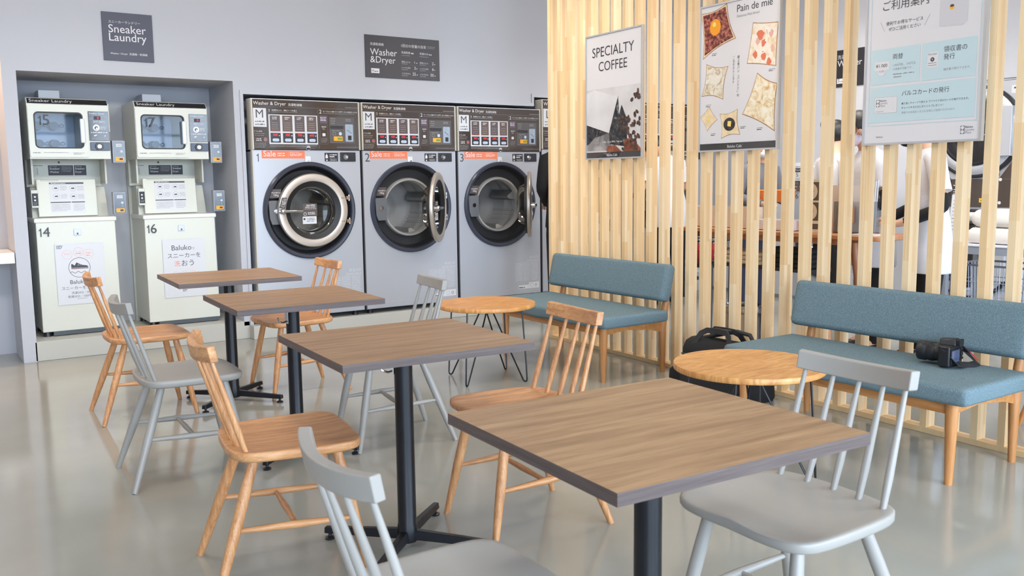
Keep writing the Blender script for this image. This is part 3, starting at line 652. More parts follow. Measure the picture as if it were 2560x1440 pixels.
# ------------------------------------------------------------------ big washer-dryers (local: front at y = 0, viewer at -y)
def front(mb, cx, cy, cz): mb.M = Matrix.Translation((cx, cy, cz)) @ RX; return mb     # lathe axis pointing to the viewer
def washer(label, loc, rz, W=.905, Hb=1.335, Hp=.385, num='1', letter='M', k=1.0, cz=.854, opened=0, sale=True, group='washer-dryers along the back wall', prices=('500', '400', '600', '600')):
    o = thing('washer_dryer', label, 'washing machine', loc, rz, group); z0 = .042; D = .6; h = W/2; zc = z0+cz; rr = .352*k
    b = MB(); b.plate_hole(-h, h, z0, z0+Hb, 0, zc, rr); b.box(-h, -h+.012, .0005, D, z0, z0+Hb); b.box(h-.012, h, .0005, D, z0, z0+Hb); b.box(-h, h, D-.01, D, z0, z0+Hb); b.box(-h, h, .0005, D, z0+Hb-.01, z0+Hb); b.box(-h, h, .0005, D, z0, z0+.01)
    obj('cabinet', b, WASHB, o, smooth=0)
    obj('kick_strip', MB().box(-h+.01, h-.01, -.002, .0, z0+.004, z0+.05), WASHB, o, bev=.001)
    for sx in (-1, 1): obj('foot', MB().tube([(sx*(h-.06), .06, 0), (sx*(h-.06), .06, z0)], [.028, .016], 12), DARKP, o)
    obj('trim_and_gap_shade', MB().box(-h-.003, -h+.006, -.006, .03, z0, z0+Hb+(Hp if num == '1' else 0)), mat('trim_beige', (196, 190, 176), .35) if num == '1' else mat('gap_shade_grey', (74, 74, 78), .5), o)  # beige trim on the first washer; elsewhere a strip coloured as the gap's shade
    m = front(MB(), 0, 0, zc); m.lathe([(r*k, z) for r, z in ((.352, -.004), (.352, .014), (.360, .024), (.378, .026), (.389, .018), (.391, 0), (.389, -.002))], 72, caps=False); obj('ring', m, RINGM, o)
    m = front(MB(), 0, 0, zc); m.lathe([(r*k, z) for r, z in ((.352, .0), (.345, -.02), (.325, -.05), (.24, -.062))], 64, caps=False); m2 = m
    rec = obj('recess', m, RECESS, o); rec.data.flip_normals()
    m = front(MB(), 0, 0, zc); m.lathe([(r*k, z) for r, z in ((.222, -.08), (.224, -.04), (.232, -.026), (.246, -.026), (.253, -.04), (.253, -.066))], 64, caps=False); obj('porthole_ring', m, PORT, o)
    m = front(MB(), 0, 0, zc); m.lathe([(r*k, z) for r, z in ((.224, -.08), (.25, -.10), (.262, -.12), (.262, -.2))], 48, caps=False); m.lathe([(r*k, z) for r, z in ((.262, -.2), (.266, -.205), (.266, -.212), (.262, -.217), (.262, -.34), (.266, -.345), (.266, -.352), (.262, -.357), (.262, -.52), (.0, -.54))], 48, caps=False); obj('drum', m, PERF, o)
    for a in (-72, 18):
        q = radians(a); m = MB(); m.M = Matrix.Translation((0, 0, zc)) @ RX @ Matrix.Rotation(q, 4, 'Z'); m.add([(.258*k, -.05, -.12), (.258*k, .05, -.12), (.2*k, .012, -.16), (.2*k, -.012, -.16), (.258*k, -.05, -.5), (.258*k, .05, -.5), (.2*k, .012, -.46), (.2*k, -.012, -.46)], [(0, 1, 2, 3), (7, 6, 5, 4), (1, 5, 6, 2), (3, 2, 6, 7), (0, 3, 7, 4)]); obj('drum_lifter', m, DRUMM, o, smooth=0)
    lp = MB(); lp.M = Matrix.Translation((0, 0, zc)) @ Matrix.Scale(k, 4); lp.prism([], 0, 0) if False else None
    lp.add([(-.342, -.006, .085), (-.225, .012, .085), (-.225, .012, -.105), (-.318, -.006, -.105), (-.335, -.006, -.06), (-.342, .05, .085), (-.225, .06, .085), (-.225, .06, -.105), (-.318, .05, -.105), (-.335, .05, -.06)],
           [(4, 3, 2, 1, 0), (0, 1, 6, 5), (1, 2, 7, 6), (2, 3, 8, 7), (3, 4, 9, 8), (4, 0, 5, 9)])
    lk = obj('lock_plate', lp, mat('lock_grey', (120, 122, 126), .4, .3), o, bev=.002, smooth=0)
    m = front(MB(), -.285*k, .004, zc); m.lathe([(.0, .012), (.018, .012), (.022, .004), (.022, -.004)], 20); obj('lock_cylinder', m, CHROME, lk)
    gl = G(o, y=-.004, z0=zc, sx=k, sz=k); gl.put([(-.345, .105), (-.24, .105), (-.235, .175), (-.325, .175)], mat('label_brown', (84, 74, 70), .4), 1).text('Wash&Dry', -.318, .142, .075, INKW, 2).text('10kg', -.298, .120, .04, INKW, 2).done()
    # door, pivot at its hinge on the right
    dm = MB(); dm.M = Matrix.Translation((-.302*k, 0, 0)) @ RX
    dm.lathe([(r*k, z) for r, z in ((.232, .004), (.232, .018), (.236, .024), (.250, .027), (.275, .027), (.290, .0245), (.297, .016), (.297, .0), (.290, -.006), (.24, -.006))], 72, close=True)
    d = obj('door', dm, STEEL, o, (.322*k, -.012, zc), (0, 0, radians(opened)))
    m = MB(); m.M = Matrix.Translation((-.302*k, 0, 0)) @ RX; m.lathe([(r*k, z) for r, z in ((.233, .022), (.222, .018), (.2, .004), (.193, .002), (.193, -.012), (.205, -.03), (.262, -.03), (.262, -.006), (.233, -.006))], 56, close=True); obj('door_gasket', m, RUBBER, d)
    m = MB(); m.M = Matrix.Translation((-.302*k, 0, 0)) @ RX; m.lathe([(r*k, z) for r, z in ((.194, .004), (.192, -.03), (.184, -.07), (.165, -.095), (.09, -.105), (.0, -.106))], 56, caps=False); obj('door_glass', m, GLASS, d)
    m = MB(); m.M = Matrix.Translation((-.302*k, 0, 0)) @ Matrix.Scale(k, 4); m.tube([(-.272, -.034, 0), (-.272, -.06, 0)], .022, 16); m.ell((-.272, -.066, 0), (.024, .018, .024)); m.tube([(-.262, -.07, 0), (-.2, -.072, 0), (-.118, -.07, 0), (-.112, -.07, 0)], [.013, .0115, .0125, .010], 14); obj('door_handle', m, CHROME, d)
    for q in (.095, -.095):
        m = MB(); m.M = Matrix.Translation((0, 0, q*k)); m.box(-.02, .012, -.03, .02, -.014, .014); m.tube([(.006, -.02, -.025), (.006, -.02, .025)], .008, 10); obj('hinge', m, CHROME, d)
    gd = G(d, y=-.0275, x0=-.302*k, z0=0, sx=k, sz=k); LB = mat('label_brown', (84, 74, 70), .4)
    gd.put([(-.29, .025), (-.24, .02), (-.222, .108), (-.265, .108)], LB, 1).text('ご注意', -.26, .09, .03, INKW, 2).greek(-.265, -.232, .078, .007, INKW, 2, rows=3, dw=.011).ring(-.258, .045, .012, .002, INKW, 2)
    for q in (.095, -.095): gd.put(circ(.258, q, .006, 10), CHROME, 1).put(circ(.243, q, .006, 10), CHROME, 1)
    gd.done()
    gd = G(d, y=-.0, x0=-.302*k, z0=0, sx=k, sz=k); gd.rect(-.085, .035, -.045, .055, LB, 1).greek(-.055, .02, .038, .009, INKW, 2).greek(-.065, .025, .024, .008, INKW, 2).greek(-.07, .028, .012, .004, INKW, 2).ring(-.068, -.028, .013, .003, INKW, 2).greek(-.045, .02, -.02, .007, INKW, 2, rows=2, dw=.012)
    gd.rect(-.09, .028, -.108, -.048, PAPER2, 1).put(circ(-.075, -.068, .009, 14), INK, 2).greek(-.055, .015, -.066, .006, INK, 2, rows=3, dw=.012).done()
    # front print and small fittings
    g = G(o, x0=-h, z0=z0, sx=W/.905, sz=Hb/1.335)
    g.num(num, .03, 1.245, .062, INK)
    if sale: g.rect(.074, .426, 1.270, 1.331, ORANGE).text('Sale', .088, 1.285, .098, INKW, 2).greek(.2, .262, 1.306, .008, INKW, 2, rows=2, dw=.017).rect(.288, .2885, 1.278, 1.324, INKW, 2).text('50%OFF', .302, 1.289, .1, INKW, 2).greek(.302, .38, 1.317, .004, INKW, 2)
    g.rect(.594, .711, 1.246, 1.316, SIGNB).greek(.638, .70, 1.296, .010, INKW, 2, rows=2, dw=.016).greek(.64, .70, 1.264, .004, INKW, 2, rows=2, dw=.01).put([(.602, 1.272), (.622, 1.272), (.622, 1.292), (.616, 1.3), (.608, 1.3), (.602, 1.292)], INKW, 2).rect(.609, .615, 1.3, 1.309, INKW, 2).put(circ(.613, 1.256, .006, 12), INKW, 2)
    FA = mat('faint_print', (204, 206, 212), .4)
    g.text('高温注意', .775, .335, .108, FA).greek(.745, .885, .315, .006, FA, rows=2, dw=.01)
    for c_ in range(3): g.greek(.612+.092*c_, .695+.09*c_, .29, .007, FA, seed=c_, rows=13, dw=.0135)
    g.rect(.649, .765, .038, .083, PAPER2).greek(.655, .72, .056, .012, INK, 2).rect(.766, .884, .05, .106, PAPER2).ring(.80, .078, .018, .002, INKL, 2, 12).ring(.85, .078, .014, .006, INKL, 2, 10)
    g.done()
    lb = MB().box(0, .048, -.008, 0, 0, .05); lo = obj('latch_plate', lb, WHITEP, o, (-h+.425*W/.905, 0, z0+1.238*Hb/1.335), bev=.003)
    m = MB(); m.tube([(.03, -.008, .012), (.03, -.015, .012)], .007, 10); obj('latch_screw', m, CHROME, lo)
    lb = MB().box(0, .135, -.012, 0, 0, .075); lo = obj('coin_lock', lb, DARKP, o, (-h+.728*W/.905, 0, z0+1.245*Hb/1.335), bev=.004)
    m = front(MB(), .05, -.012, .037); m.lathe([(0, .012), (.012, .012), (.018, .006), (.024, .0)], 20); obj('lock_cylinder', m, CHROME, lo)
    # control panel
    zp = z0+Hb+.004; pb = MB().box(-h+.003, h-.003, -.016, .1, zp, zp+Hp); po = obj('control_panel', pb, PANEL, o, bev=.003)
    obj('panel_edge', MB().box(-h, h, -.012, .1, zp+Hp, zp+Hp+.005), WHITEP, o)
    for xa, xb in ((-h, -h+.012), (h-.012, h)): obj('panel_side', MB().box(xa, xb, -.017, .09, zp, zp+Hp), mat('trim_beige', (196, 190, 176), .35), o)
    g = G(po, y=-.0163, x0=-h, z0=zp, sx=W/.905, sz=Hp/.385)
    g.text('Washer & Dryer', .019, .342, .262, INKW).text('洗濯乾燥機', .298, .341, .114, INKW).rect(.017, .897, .3285, .3295, INKL).greek(.78, .89, .34, .005, INKL)
    g.rect(.015, .119, .173, .317, PAPER2).text(letter, .036 if letter == 'M' else .045, .243, .058 if letter == 'M' else .036, INK, 2).greek(.03, .108, .21, .011, INK, 2).greek(.03, .108, .187, .011, INK, 2)
    g.num('1', .138, .289, .024, INKW).text('洗濯物を入れ、運転コースを選ぶ', .163, .299, .205, INKW).greek(.163, .372, .288, .004, INKL)
    g.rect(.1325, .1335, .05, .318, INKL).rect(.544, .545, .01, .318, INKL)
    g.rect(.135, .536, .0415, .2705, PAPER2, 1)
    for c_ in range(4):
        u = .145+.1003*c_; cm = mat('course_%d' % (c_ % 2), ((96, 84, 84), (104, 88, 82))[c_ % 2], .2)
        g.rect(u, u+.082, .138, .264, cm, 2).rect(u, u+.082, .138, .143, ORANGE if c_ < 3 else mat('course_blue', (150, 180, 215), .3), 2.5).greek(u+.02, u+.06, .246, .007, INKW, 3, rows=2, dw=.012)
        for q in range(4): g.greek(u+.014, u+.066, .205-.016*q, .004, INKL, 3, seed=c_)
        g.rect(u+.001, u+.083, .053, .129, DARKP, 2).text(prices[c_], u+.022, .105, .036, RED, 3).greek(u+.068, u+.079, .105, .008, INKW, 3).put([(u+.016+x, .074+y) for x, y in rrect(0, .054, -.0115, .0115, .0115, 6)], BLUEB, 3).greek(u+.028, u+.06, .072, .004, INKL, 4)
    g.greek(.137, .53, .03, .004, INKL, rows=2, dw=.009)
    g.num('2', .556, .289, .026, INKW).text('カードを入れ●ボタンを押す または現金を入れる', .587, .301, .296, INKW).greek(.587, .86, .289, .004, INKL)
    g.rect(.556, .622, .209, .274, mat('course_purple', (98, 82, 98), .25)).greek(.562, .612, .255, .006, INKW, 2, rows=3, dw=.012).frame(.556, .623, .047, .2, .0008, INKL).text('柔軟剤', .57, .178, .04, INKW).text('なし', .578, .162, .024, INKW).put([(.576+x, .109+y) for x, y in rrect(0, .026, 0, .024, .005)], PAPER2, 1).greek(.565, .615, .09, .004, INKL, rows=4, dw=.01)
    CB = mat('card_area', (92, 88, 88), .25); g.rect(.638, .857, .054, .263, CB).greek(.65, .69, .248, .005, INKL, 2, rows=3, dw=.018).frame(.642, .76, .06, .2, .0007, INKL, 2).rect(.642, .76, .17, .195, SIGNB, 2).greek(.66, .73, .152, .005, INKL, 2)
    g.ring(.677, .131, .014, .002, INKL, 2).put(circ(.731, .131, .014, 18), BLUEB, 2).put([(.672+x, .073+y) for x, y in rrect(0, .078, 0, .036, .005)], YEL, 3).put([(.705, .081), (.744, .081), (.748, .1), (.705, .1)], mat('reader_lens', (120, 150, 60), .3), 4)
    g.put([(.775+x, .068+y) for x, y in rrect(0, .069, 0, .14, .006)], mat('coin_plate', (168, 182, 196), .25, .4), 2).rect(.797, .828, .08, .117, DARKP, 3).line(.79, .165, .83, .135, .004, INK, 3).rect(.81, .8115, .17, .195, INK, 3).greek(.78, .83, .245, .006, INKL, 2, rows=2, dw=.012)
    g.frame(.018, .122, .057, .092, .0007, INKL).text('ドラム洗浄', .019, .134, .062, INKW).greek(.03, .075, .078, .007, INKW, rows=2, dw=.012).greek(.019, .1, .12, .004, INKL, rows=2, dw=.014).greek(.019, .11, .045, .004, INKL, rows=4, dw=.01).put(circ(.104, .076, .013, 18), INKL, 2).put(circ(.104, .076, .0105, 18), mat('stop_red', (190, 70, 70), .3), 3)
    g.greek(.7, .89, .02, .004, INKL); g.put(circ(.453, .014, .016, 16, .018), PAPER2, 1).rect(.437, .469, .001, .014, PAPER2, 1).put(circ(.453, .018, .008, 12), INKL, 2)
    g.done()
    return o
def perf():
    m = mat('perforated_steel', (176, 174, 172), .4, .45); N, L = nodes(m); p = N['Principled BSDF']; tc = N.new('ShaderNodeTexCoord'); v = N.new('ShaderNodeTexVoronoi'); v.inputs['Scale'].default_value = 75; v.inputs['Randomness'].default_value = 0
    L.new(tc.outputs['Object'], v.inputs['Vector']); r = ramp(m.node_tree, [(.2, (50, 50, 50)), (.3, (190, 187, 184))]); L.new(v.outputs['Distance'], r.inputs['Fac']); L.new(r.outputs['Color'], p.inputs['Base Color']); return m
PERF = perf()
MY, MZ = 6.952, .108
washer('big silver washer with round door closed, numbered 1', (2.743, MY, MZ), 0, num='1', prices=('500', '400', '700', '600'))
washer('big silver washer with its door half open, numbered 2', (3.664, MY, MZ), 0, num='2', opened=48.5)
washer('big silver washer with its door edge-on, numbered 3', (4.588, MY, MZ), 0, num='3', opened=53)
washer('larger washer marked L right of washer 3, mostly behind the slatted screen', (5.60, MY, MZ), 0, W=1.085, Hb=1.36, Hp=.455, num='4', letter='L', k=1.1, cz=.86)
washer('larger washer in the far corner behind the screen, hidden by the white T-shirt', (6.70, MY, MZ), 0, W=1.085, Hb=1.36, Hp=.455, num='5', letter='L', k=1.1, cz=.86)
washer('smaller washer numbered 6 set into the far right wall', (XR-.02, 5.47, 0), ZR, W=.72, Hb=1.035, Hp=.225, num='6', letter='S', k=.80, cz=.52, sale=False, group='washers on the right wall')

# ------------------------------------------------------------------ stacked tumble dryer on the right wall
def dryer_big():
    o = thing('stacked_dryer', 'tall stacked silver tumble dryer with two black round doors at the right edge', 'dryer', (XR-.05, 4.0, 0), ZR); h = .42
    obj('cabinet', MB().box(-h, h, 0, .7, .05, 1.975), WASHB, o, bev=.004)
    obj('base', MB().box(-h+.02, h-.02, .02, .68, 0, .05), DARKP, o)
    for zc in (1.57, .575):
        m = front(MB(), 0, 0, zc); m.lathe([(.372, -.0), (.372, .02), (.362, .03), (.35, .03), (.345, .02)], 64, caps=False); r = obj('door_surround', m, DARKP, o)
        m = front(MB(), 0, 0, zc); m.lathe([(.346, .0), (.346, .03), (.32, .045), (.29, .05), (.27, .045), (.255, .03), (.255, 0)], 64); d = obj('door', m, WASHB, o)
        m = front(MB(), 0, 0, zc); m.lathe([(.272, .04), (.272, .055), (.255, .06), (.245, .045)], 56); obj('door_gasket', m, RUBBER, d)
        m = front(MB(), 0, -.001, zc); m.lathe([(.25, .046), (.2, .056), (.0, .06)], 56); obj('door_glass', m, mat('smoked_glass', (36, 36, 40), .06), d)
        obj('hinge_cover', MB().box(.17, .31, -.075, -.0, zc-.2, zc+.19), WASHB, d, bev=.004)
        G(d, y=-.0755).rect(.1, .15, zc-.03, zc-.025, INKW).done()
    p = MB().box(-h+.06, h-.0, -.012, 0, .965, 1.19)
    p.prism([], 0, 0) if False else None
    po = obj('control_panel', p, PANEL, o, bev=.003)
    for s_ in (-1, 1):
        q = MB(); pts = [(s_*(h-.02), 1.19), (s_*.2, 1.19), (s_*.30, 1.33), (s_*(h-.02), 1.40)]
        q.add([(x, -.012, z) for x, z in pts] + [(x, 0, z) for x, z in pts], [(0, 1, 2, 3), (7, 6, 5, 4)] + [(i, 4+i, 4+(i+1) % 4, (i+1) % 4) for i in range(4)]); obj('corner_panel', q, PANEL, po, smooth=0)
    g = G(po, y=-.0125)
    g.text('ガス乾燥機', -.16, 1.155, .12, INKW).greek(-.17, -.05, 1.135, .009, INKW).greek(-.17, -.03, 1.10, .008, INKW, rows=6, dw=.018).rect(.075, .105, 1.12, 1.16, mat('stop_red', (220, 60, 60), .3)).rect(.05, .11, 1.0, 1.035, YEL).rect(.06, .1, 1.01, 1.02, mat('reader_lens', (120, 150, 60), .3), 2)
    for z in (1.215, 1.03): g.rect(.165, .205, z, z+.022, DARKP, 1).put(circ(.215, z-.03, .013, 14), PAPER2).greek(.14, .2, z+.045, .008, INKW, 1, rows=2, dw=.012).greek(.13, .19, z-.034, .007, INKW).put([(.18, z+.085), (.205, z+.085), (.193, z+.105)], INKL)
    g.greek(-.36, -.3, 1.2, .01, INKL).put([(-.32, 1.14), (-.30, 1.14), (-.31, 1.16)], INKL).rect(-.25, -.19, 1.03, 1.18, DARKP).done()
    g = G(o, y=-.0006); g.rect(.26, .32, 1.86, 1.92, PAPER2).put(circ(.285, 1.9, .008, 10), INK, 2).rect(-h, h, 1.962, 1.966, INK).rect(.1, .22, .93, .955, DARKP).done()
dryer_big()

# ------------------------------------------------------------------ sneaker washers with dryers above
def reader(parent, x, z, blue=False):
    r = obj('card_reader', MB().box(0, .09, -.03, .03, 0, .165), mat('reader_case', (150, 152, 158), .35, .3), parent, (x, .02, z), bev=.004)
    g = G(r, y=-.0305); g.rect(.006, .084, .006, .159, mat('reader_face', (54, 58, 66), .12)).rect(.026, .066, .118, .14, PAPER2, 2).greek(.03, .062, .125, .008, INKL, 3).greek(.02, .07, .147, .005, INKL, 2).put(circ(.062, .085, .009, 12), BLUEB, 2).put(circ(.062, .062, .006, 10), INKL, 2).greek(.03, .05, .082, .006, INKL, 2, rows=2, dw=.02)
    g.put([(.018+x_, .014+y_) for x_, y_ in rrect(0, .058, 0, .03, .004)], YEL, 2).rect(.045, .068, .022, .036, INK, 3).done()
def sneaker_washer(label, x, num, kind):
    o = thing('sneaker_washer', label, 'washing machine', (x, 7.2, .14), 0, 'sneaker washers in the alcove'); h = .268
    b = MB(); b.add([(-h, 0, .035), (h, 0, .035), (h, .43, .035), (-h, .43, .035), (-h+.004, .004, .83), (h-.004, .004, .83), (h-.004, .43, .83), (-h+.004, .43, .83)], [(0, 3, 2, 1), (4, 5, 6, 7), (0, 1, 5, 4), (1, 2, 6, 5), (2, 3, 7, 6), (3, 0, 4, 7)])
    obj('cabinet', b, CREAM, o, bev=.006)
    obj('base_strip', MB().box(-h+.07, h-.012, .006, .42, .006, .036), mat('base_grey', (78, 84, 90), .5), o)
    for sx in (-1, 1):
        for y in (.05, .38): obj('foot', MB().tube([(sx*(h-.035), y, 0), (sx*(h-.035), y, .036)], [.03, .026], 12), DARKP, o)
    obj('top_frame', MB().box(-h-.006, h+.006, -.006, .43, .826, .858), mat('cream_white', (230, 230, 222), .3), o, bev=.008, seg=3)
    c = MB(); c.add([(-.26, .2, .85), (.26, .2, .85), (.26, .43, .85), (-.26, .43, .85), (-.255, .27, 1.08), (.255, .27, 1.08), (.255, .43, 1.08), (-.255, .43, 1.08)], [(0, 3, 2, 1), (4, 5, 6, 7), (0, 1, 5, 4), (1, 2, 6, 5), (2, 3, 7, 6), (3, 0, 4, 7)])
    obj('console', c, CREAMS, o, bev=.006)
    ld = MB(); ld.box(-.2, .2, -.012, .008, 0, .275); lo = obj('lid', ld, CREAM, o, (-.02, .175, .862), (radians(-7), 0, 0), bev=.006)
    obj('lid_handle', MB().box(-.17, -.05, -.016, -.01, .262, .272), CREAMS, lo, bev=.003)
    g = G(lo, y=-.0125, x0=-.205); g.rect(.087, .321, .02, .252, PAPER2).rect(.089, .32, .238, .25, INK, 2).greek(.1, .2, .241, .006, INKW, 3)
    for u, w in ((.131, .208), (.245, .206), (.131, .148), (.245, .146)): g.ring(u, w, .022, .0015, INKL, 2, 20).greek(u+.03, u+.075, w+.012, .004, INKL, 2, rows=4, dw=.009).put([(u-.012, w-.004), (u+.012, w-.004), (u+.008, w+.006), (u-.010, w+.004)], INK, 2)
    g.rect(.089, .224, .1, .107, INK, 2).rect(.23, .32, .1, .107, INK, 2).greek(.094, .22, .085, .004, INKL, 2, rows=6, dw=.009).greek(.24, .315, .085, .004, INKL, 2, rows=6, dw=.009).done()
    dp = MB().box(-.262, -.215, .155, .2, .93, 1.06); do = obj('dial_box', dp, CREAM, o, bev=.004)
    G(do, y=.1545).rect(-.257, -.218, .945, 1.035, SIGNB).put(circ(-.238, 1.01, .007, 10), INKW, 2).put(circ(-.238, .985, .007, 10), INKW, 2).greek(-.25, -.225, .965, .005, INKL, 2, rows=2, dw=.01).done()
    reader(o, h-.01, .872)
    lt = obj('latch_plate', MB().box(0, .048, -.006, 0, 0, .046), mat('latch_lilac', (206, 212, 232), .35), o, (-h+.247, 0, .035+.694), bev=.004); obj('latch_slot', MB().box(.019, .029, -.008, -.005, .006, .018), DARKP, lt)
    g = G(o, y=-.0045, x0=-h, z0=.035)
    if kind == 0:
        g.num(num, .018, .692, .06, INK).rect(.113, .438, .19, .635, PAPER2)
        g.greek(.125, .165, .618, .006, INK, 2, rows=3, dw=.009)
        for u, w, t1 in ((.192, .555, 'カビに'), (.266, .572, 'ガンコな'), (.335, .557, '洗濯が')): g.ring(u, w, .033, .0012, ORANGE, 2, 24).text(t1, u-.02, w, .04, ORANGE, 2)
        g.greek(.248, .284, .558, .007, ORANGE, 2).greek(.318, .352, .541, .007, ORANGE, 2)
        g.ring(.268, .458, .073, .003, INK, 2, 40)
        g.put([(.214, .484), (.222, .486), (.236, .474), (.25, .496), (.268, .486), (.29, .476), (.312, .472), (.326, .466), (.326, .457), (.214, .457)], INK, 2).rect(.214, .327, .449, .455, INK, 2).rect(.216, .325, .4525, .4535, ORANGE, 3)
        for q in range(4): g.line(.258+.013*q, .472, .264+.013*q, .484, .002, INKW, 3)
        pts = [(.206+.125*i/24, .424+.006*sin(i*pi/4)) for i in range(25)]
        for a, b_ in zip(pts, pts[1:]): g.line(*a, *b_, .003, INK, 2)
        g.text('Baluko', .2, .34, .11, INK, 2).text('で', .315, .34, .018, INK, 2).text('スニーカーを', .142, .3, .16, INK, 2).text('洗', .306, .3, .027, ORANGE, 2).text('おう', .336, .3, .05, INK, 2)
        g.text('洗濯20分／200円', .205, .267, .15, INK, 2).text('乾燥20分／100円から', .18, .24, .19, INK, 2).greek(.24, .31, .228, .005, INKL, 2)
    else:
        g.num(num, .016, .686, .062, INK).rect(.122, .44, .18, .632, PAPER2)
        g.text('Baluko', .189, .546, .148, INK, 2).text('で', .343, .546, .018, INK, 2).text('スニーカーを', .156, .488, .248, INK, 2).text('洗', .203, .424, .045, ORANGE, 2).text('おう', .258, .424, .092, INK, 2)
        for u in (.212, .275, .34): g.ring(u, .352, .03, .0012, ORANGE, 2, 24)
        g.put([(.19, .27), (.23, .262), (.22, .28), (.2, .285)], ORANGE, 2).greek(.255, .29, .24, .006, INK, 2, rows=3, dw=.009)
    g.done()
    return o
def sneaker_dryer(label, x, num):
    o = thing('sneaker_dryer', label, 'dryer', (x, 7.2, .14), 0, 'sneaker dryers in the alcove'); h = .265; z0 = 1.28
    st = MB(); st.box(-h-.0, h-.02, .33, .42, .001+1.08, z0)
    for sx in (-1, 1): st.box(sx*(h-.02)-.006, sx*(h-.02)+.006, .12, .34, 1.10, z0)
    for sx in (-1, 1): st.box(sx*(h-.03)-.02, sx*(h-.03)+.02, .431, .468, .0, z0)
    so = obj('stand', st, CREAMS, o, smooth=0)
    g = G(so, y=.3295, x0=-h); g.greek(.03, .12, 1.235, .006, INK).rect(.15, .32, 1.165, 1.24, SIGNB).text('Sneaker', .16, 1.208, .068, INKW, 2).text('Washer', .16, 1.184, .064, INKW, 2).greek(.16, .21, 1.228, .005, INKL, 2).greek(.24, .31, 1.225, .005, INKL, 2, rows=4, dw=.011).rect(.326, .41, 1.165, 1.24, SIGNB).text('Sneaker', .333, 1.208, .068, INKW, 2).text('Dryer', .333, 1.184, .046, INKW, 2).greek(.333, .38, 1.228, .005, INKL, 2).rect(.075, .08, 1.17, 1.22, INKL).put(circ(.225, 1.262, .008, 12), INK).done()
    b = MB(); W0 = .0
    prof = [(.0, 0), (.43, 0), (.43, .425), (.05, .432), (.03, .425), (-.002, .385)]
    for sx, (xa, xb) in ((0, (-h, -.228)), (1, (.092, h))):
        n = len(prof); b.add([(xa, y, z0+z) for y, z in prof] + [(xb, y, z0+z) for y, z in prof], [tuple(range(n)), tuple(range(n, 2*n))[::-1]] + [(i, (i+1) % n, n+(i+1) % n, n+i) for i in range(n)])
    b.box(-.228, .092, 0, .43, z0, z0+.068); b.box(-.228, .092, 0, .43, z0+.334, z0+.385); b.box(-.228, .092, .4, .43, z0+.068, z0+.334)
    pr = [(-.0015, .384), (.03, .4245), (.05, .4315), (.43, .4245), (.43, .384)]; n = len(pr); b.add([(-.228, y, z0+z) for y, z in pr] + [(.092, y, z0+z) for y, z in pr], [tuple(range(n)), tuple(range(n, 2*n))[::-1]] + [(i, (i+1) % n, n+(i+1) % n, n+i) for i in range(n)])
    ca = obj('cabinet', b, CREAM, o, smooth=0)
    # raised front frame, window and door
    fr = MB(); ou = rrect(-.262, .118, .012, .378, .012); inn = rrect(-.226, .09, .074, .33, .03); n = len(ou)
    fr.add([(x_, -.012, z0+z_) for x_, z_ in ou] + [(x_, -.012, z0+z_) for x_, z_ in inn] + [(x_, 0, z0+z_) for x_, z_ in ou] + [(x_, .01, z0+z_) for x_, z_ in inn],
           [(i, (i+1) % n, n+(i+1) % n, n+i) for i in range(n)] + [(i, 2*n+i, 2*n+(i+1) % n, (i+1) % n) for i in range(n)] + [(n+i, n+(i+1) % n, 3*n+(i+1) % n, 3*n+i) for i in range(n)])
    d = obj('door', fr, CREAM, o, smooth=30)
    gk = MB(); a_ = rrect(-.227, .091, .073, .331, .031); b_ = rrect(-.218, .082, .082, .322, .026); n = len(a_)
    gk.add([(x_, -.0125, z0+z_) for x_, z_ in a_] + [(x_, -.0125, z0+z_) for x_, z_ in b_] + [(x_, .004, z0+z_) for x_, z_ in b_], [(i, (i+1) % n, n+(i+1) % n, n+i) for i in range(n)] + [(n+i, n+(i+1) % n, 2*n+(i+1) % n, 2*n+i) for i in range(n)]); obj('window_gasket', gk, RUBBER, d)
    obj('window_pane', MB().add([(x_, .002, z0+z_) for x_, z_ in b_], [tuple(range(n))]), GLASSB, d, smooth=0)
    hd = MB(); hd.box(.066, .098, -.04, -.012, z0+.112, z0+.286); obj('door_handle', hd, mat('handle_clear', (214, 222, 230), .15), d, bev=.008)
    for u, w in ((-.165, .25), (-.06, .25), (-.165, .118), (-.06, .118)):
        m = MB(); m.M = Matrix.Translation((u, .3, z0+w)); m.tube([(0, .1, 0), (0, -.02, 0)], [.034, .03], 16); m.tube([(.03, -.02, .0), (.055, -.02, .012), (.065, -.02, 0), (.055, -.02, -.012), (.03, -.02, -.006)], .004, 6); obj('shoe_peg', m, mat('peg_grey', (90, 100, 112), .5), ca)
    inn_ = MB(); inn_.box(-.227, .091, .395, .399, z0+.069, z0+.333); obj('drying_chamber', inn_, mat('chamber_blue', (214, 222, 234), .5), ca, smooth=0)
    g = G(o, y=-.013, x0=-h, z0=z0); g.num(num, .066, .238, .064, INK, 1).greek(.02, .07, .04, .006, INK).greek(.09, .25, .042, .005, INKL, 1).greek(.28, .35, .04, .006, INKL, 1, rows=2, dw=.009).done()
    hs = MB(); hs.add([(-.258, -.0045, z0+.3885), (.262, -.0045, z0+.3885), (.262, .0275, z0+.424), (-.258, .0275, z0+.424)], [(0, 1, 2, 3)]); raw('title_strip', hs, mat('strip_black', (44, 42, 44), .08), o)
    tm = MB(); sl = Vector((0, .032, .0355)).normalized(); vs, fs = textmesh('Sneaker Laundry'); xs = [v[0] for v in vs]; kk = .275/(max(xs)-min(xs)); nrm = Vector((0, -sl.z, sl.y))
    tm.add([Vector((-.245+kk*(v[0]-min(xs)), -.0045, z0+.3885)) + sl*(.012+kk*v[1]) + nrm*.001 for v in vs], fs); raw('lettering', tm, INKW, o)
    cp = obj('control_panel', MB().box(.128, .263, -.008, 0, z0+.131, z0+.342), mat('panel_black', (46, 44, 46), .09), o, bev=.002)
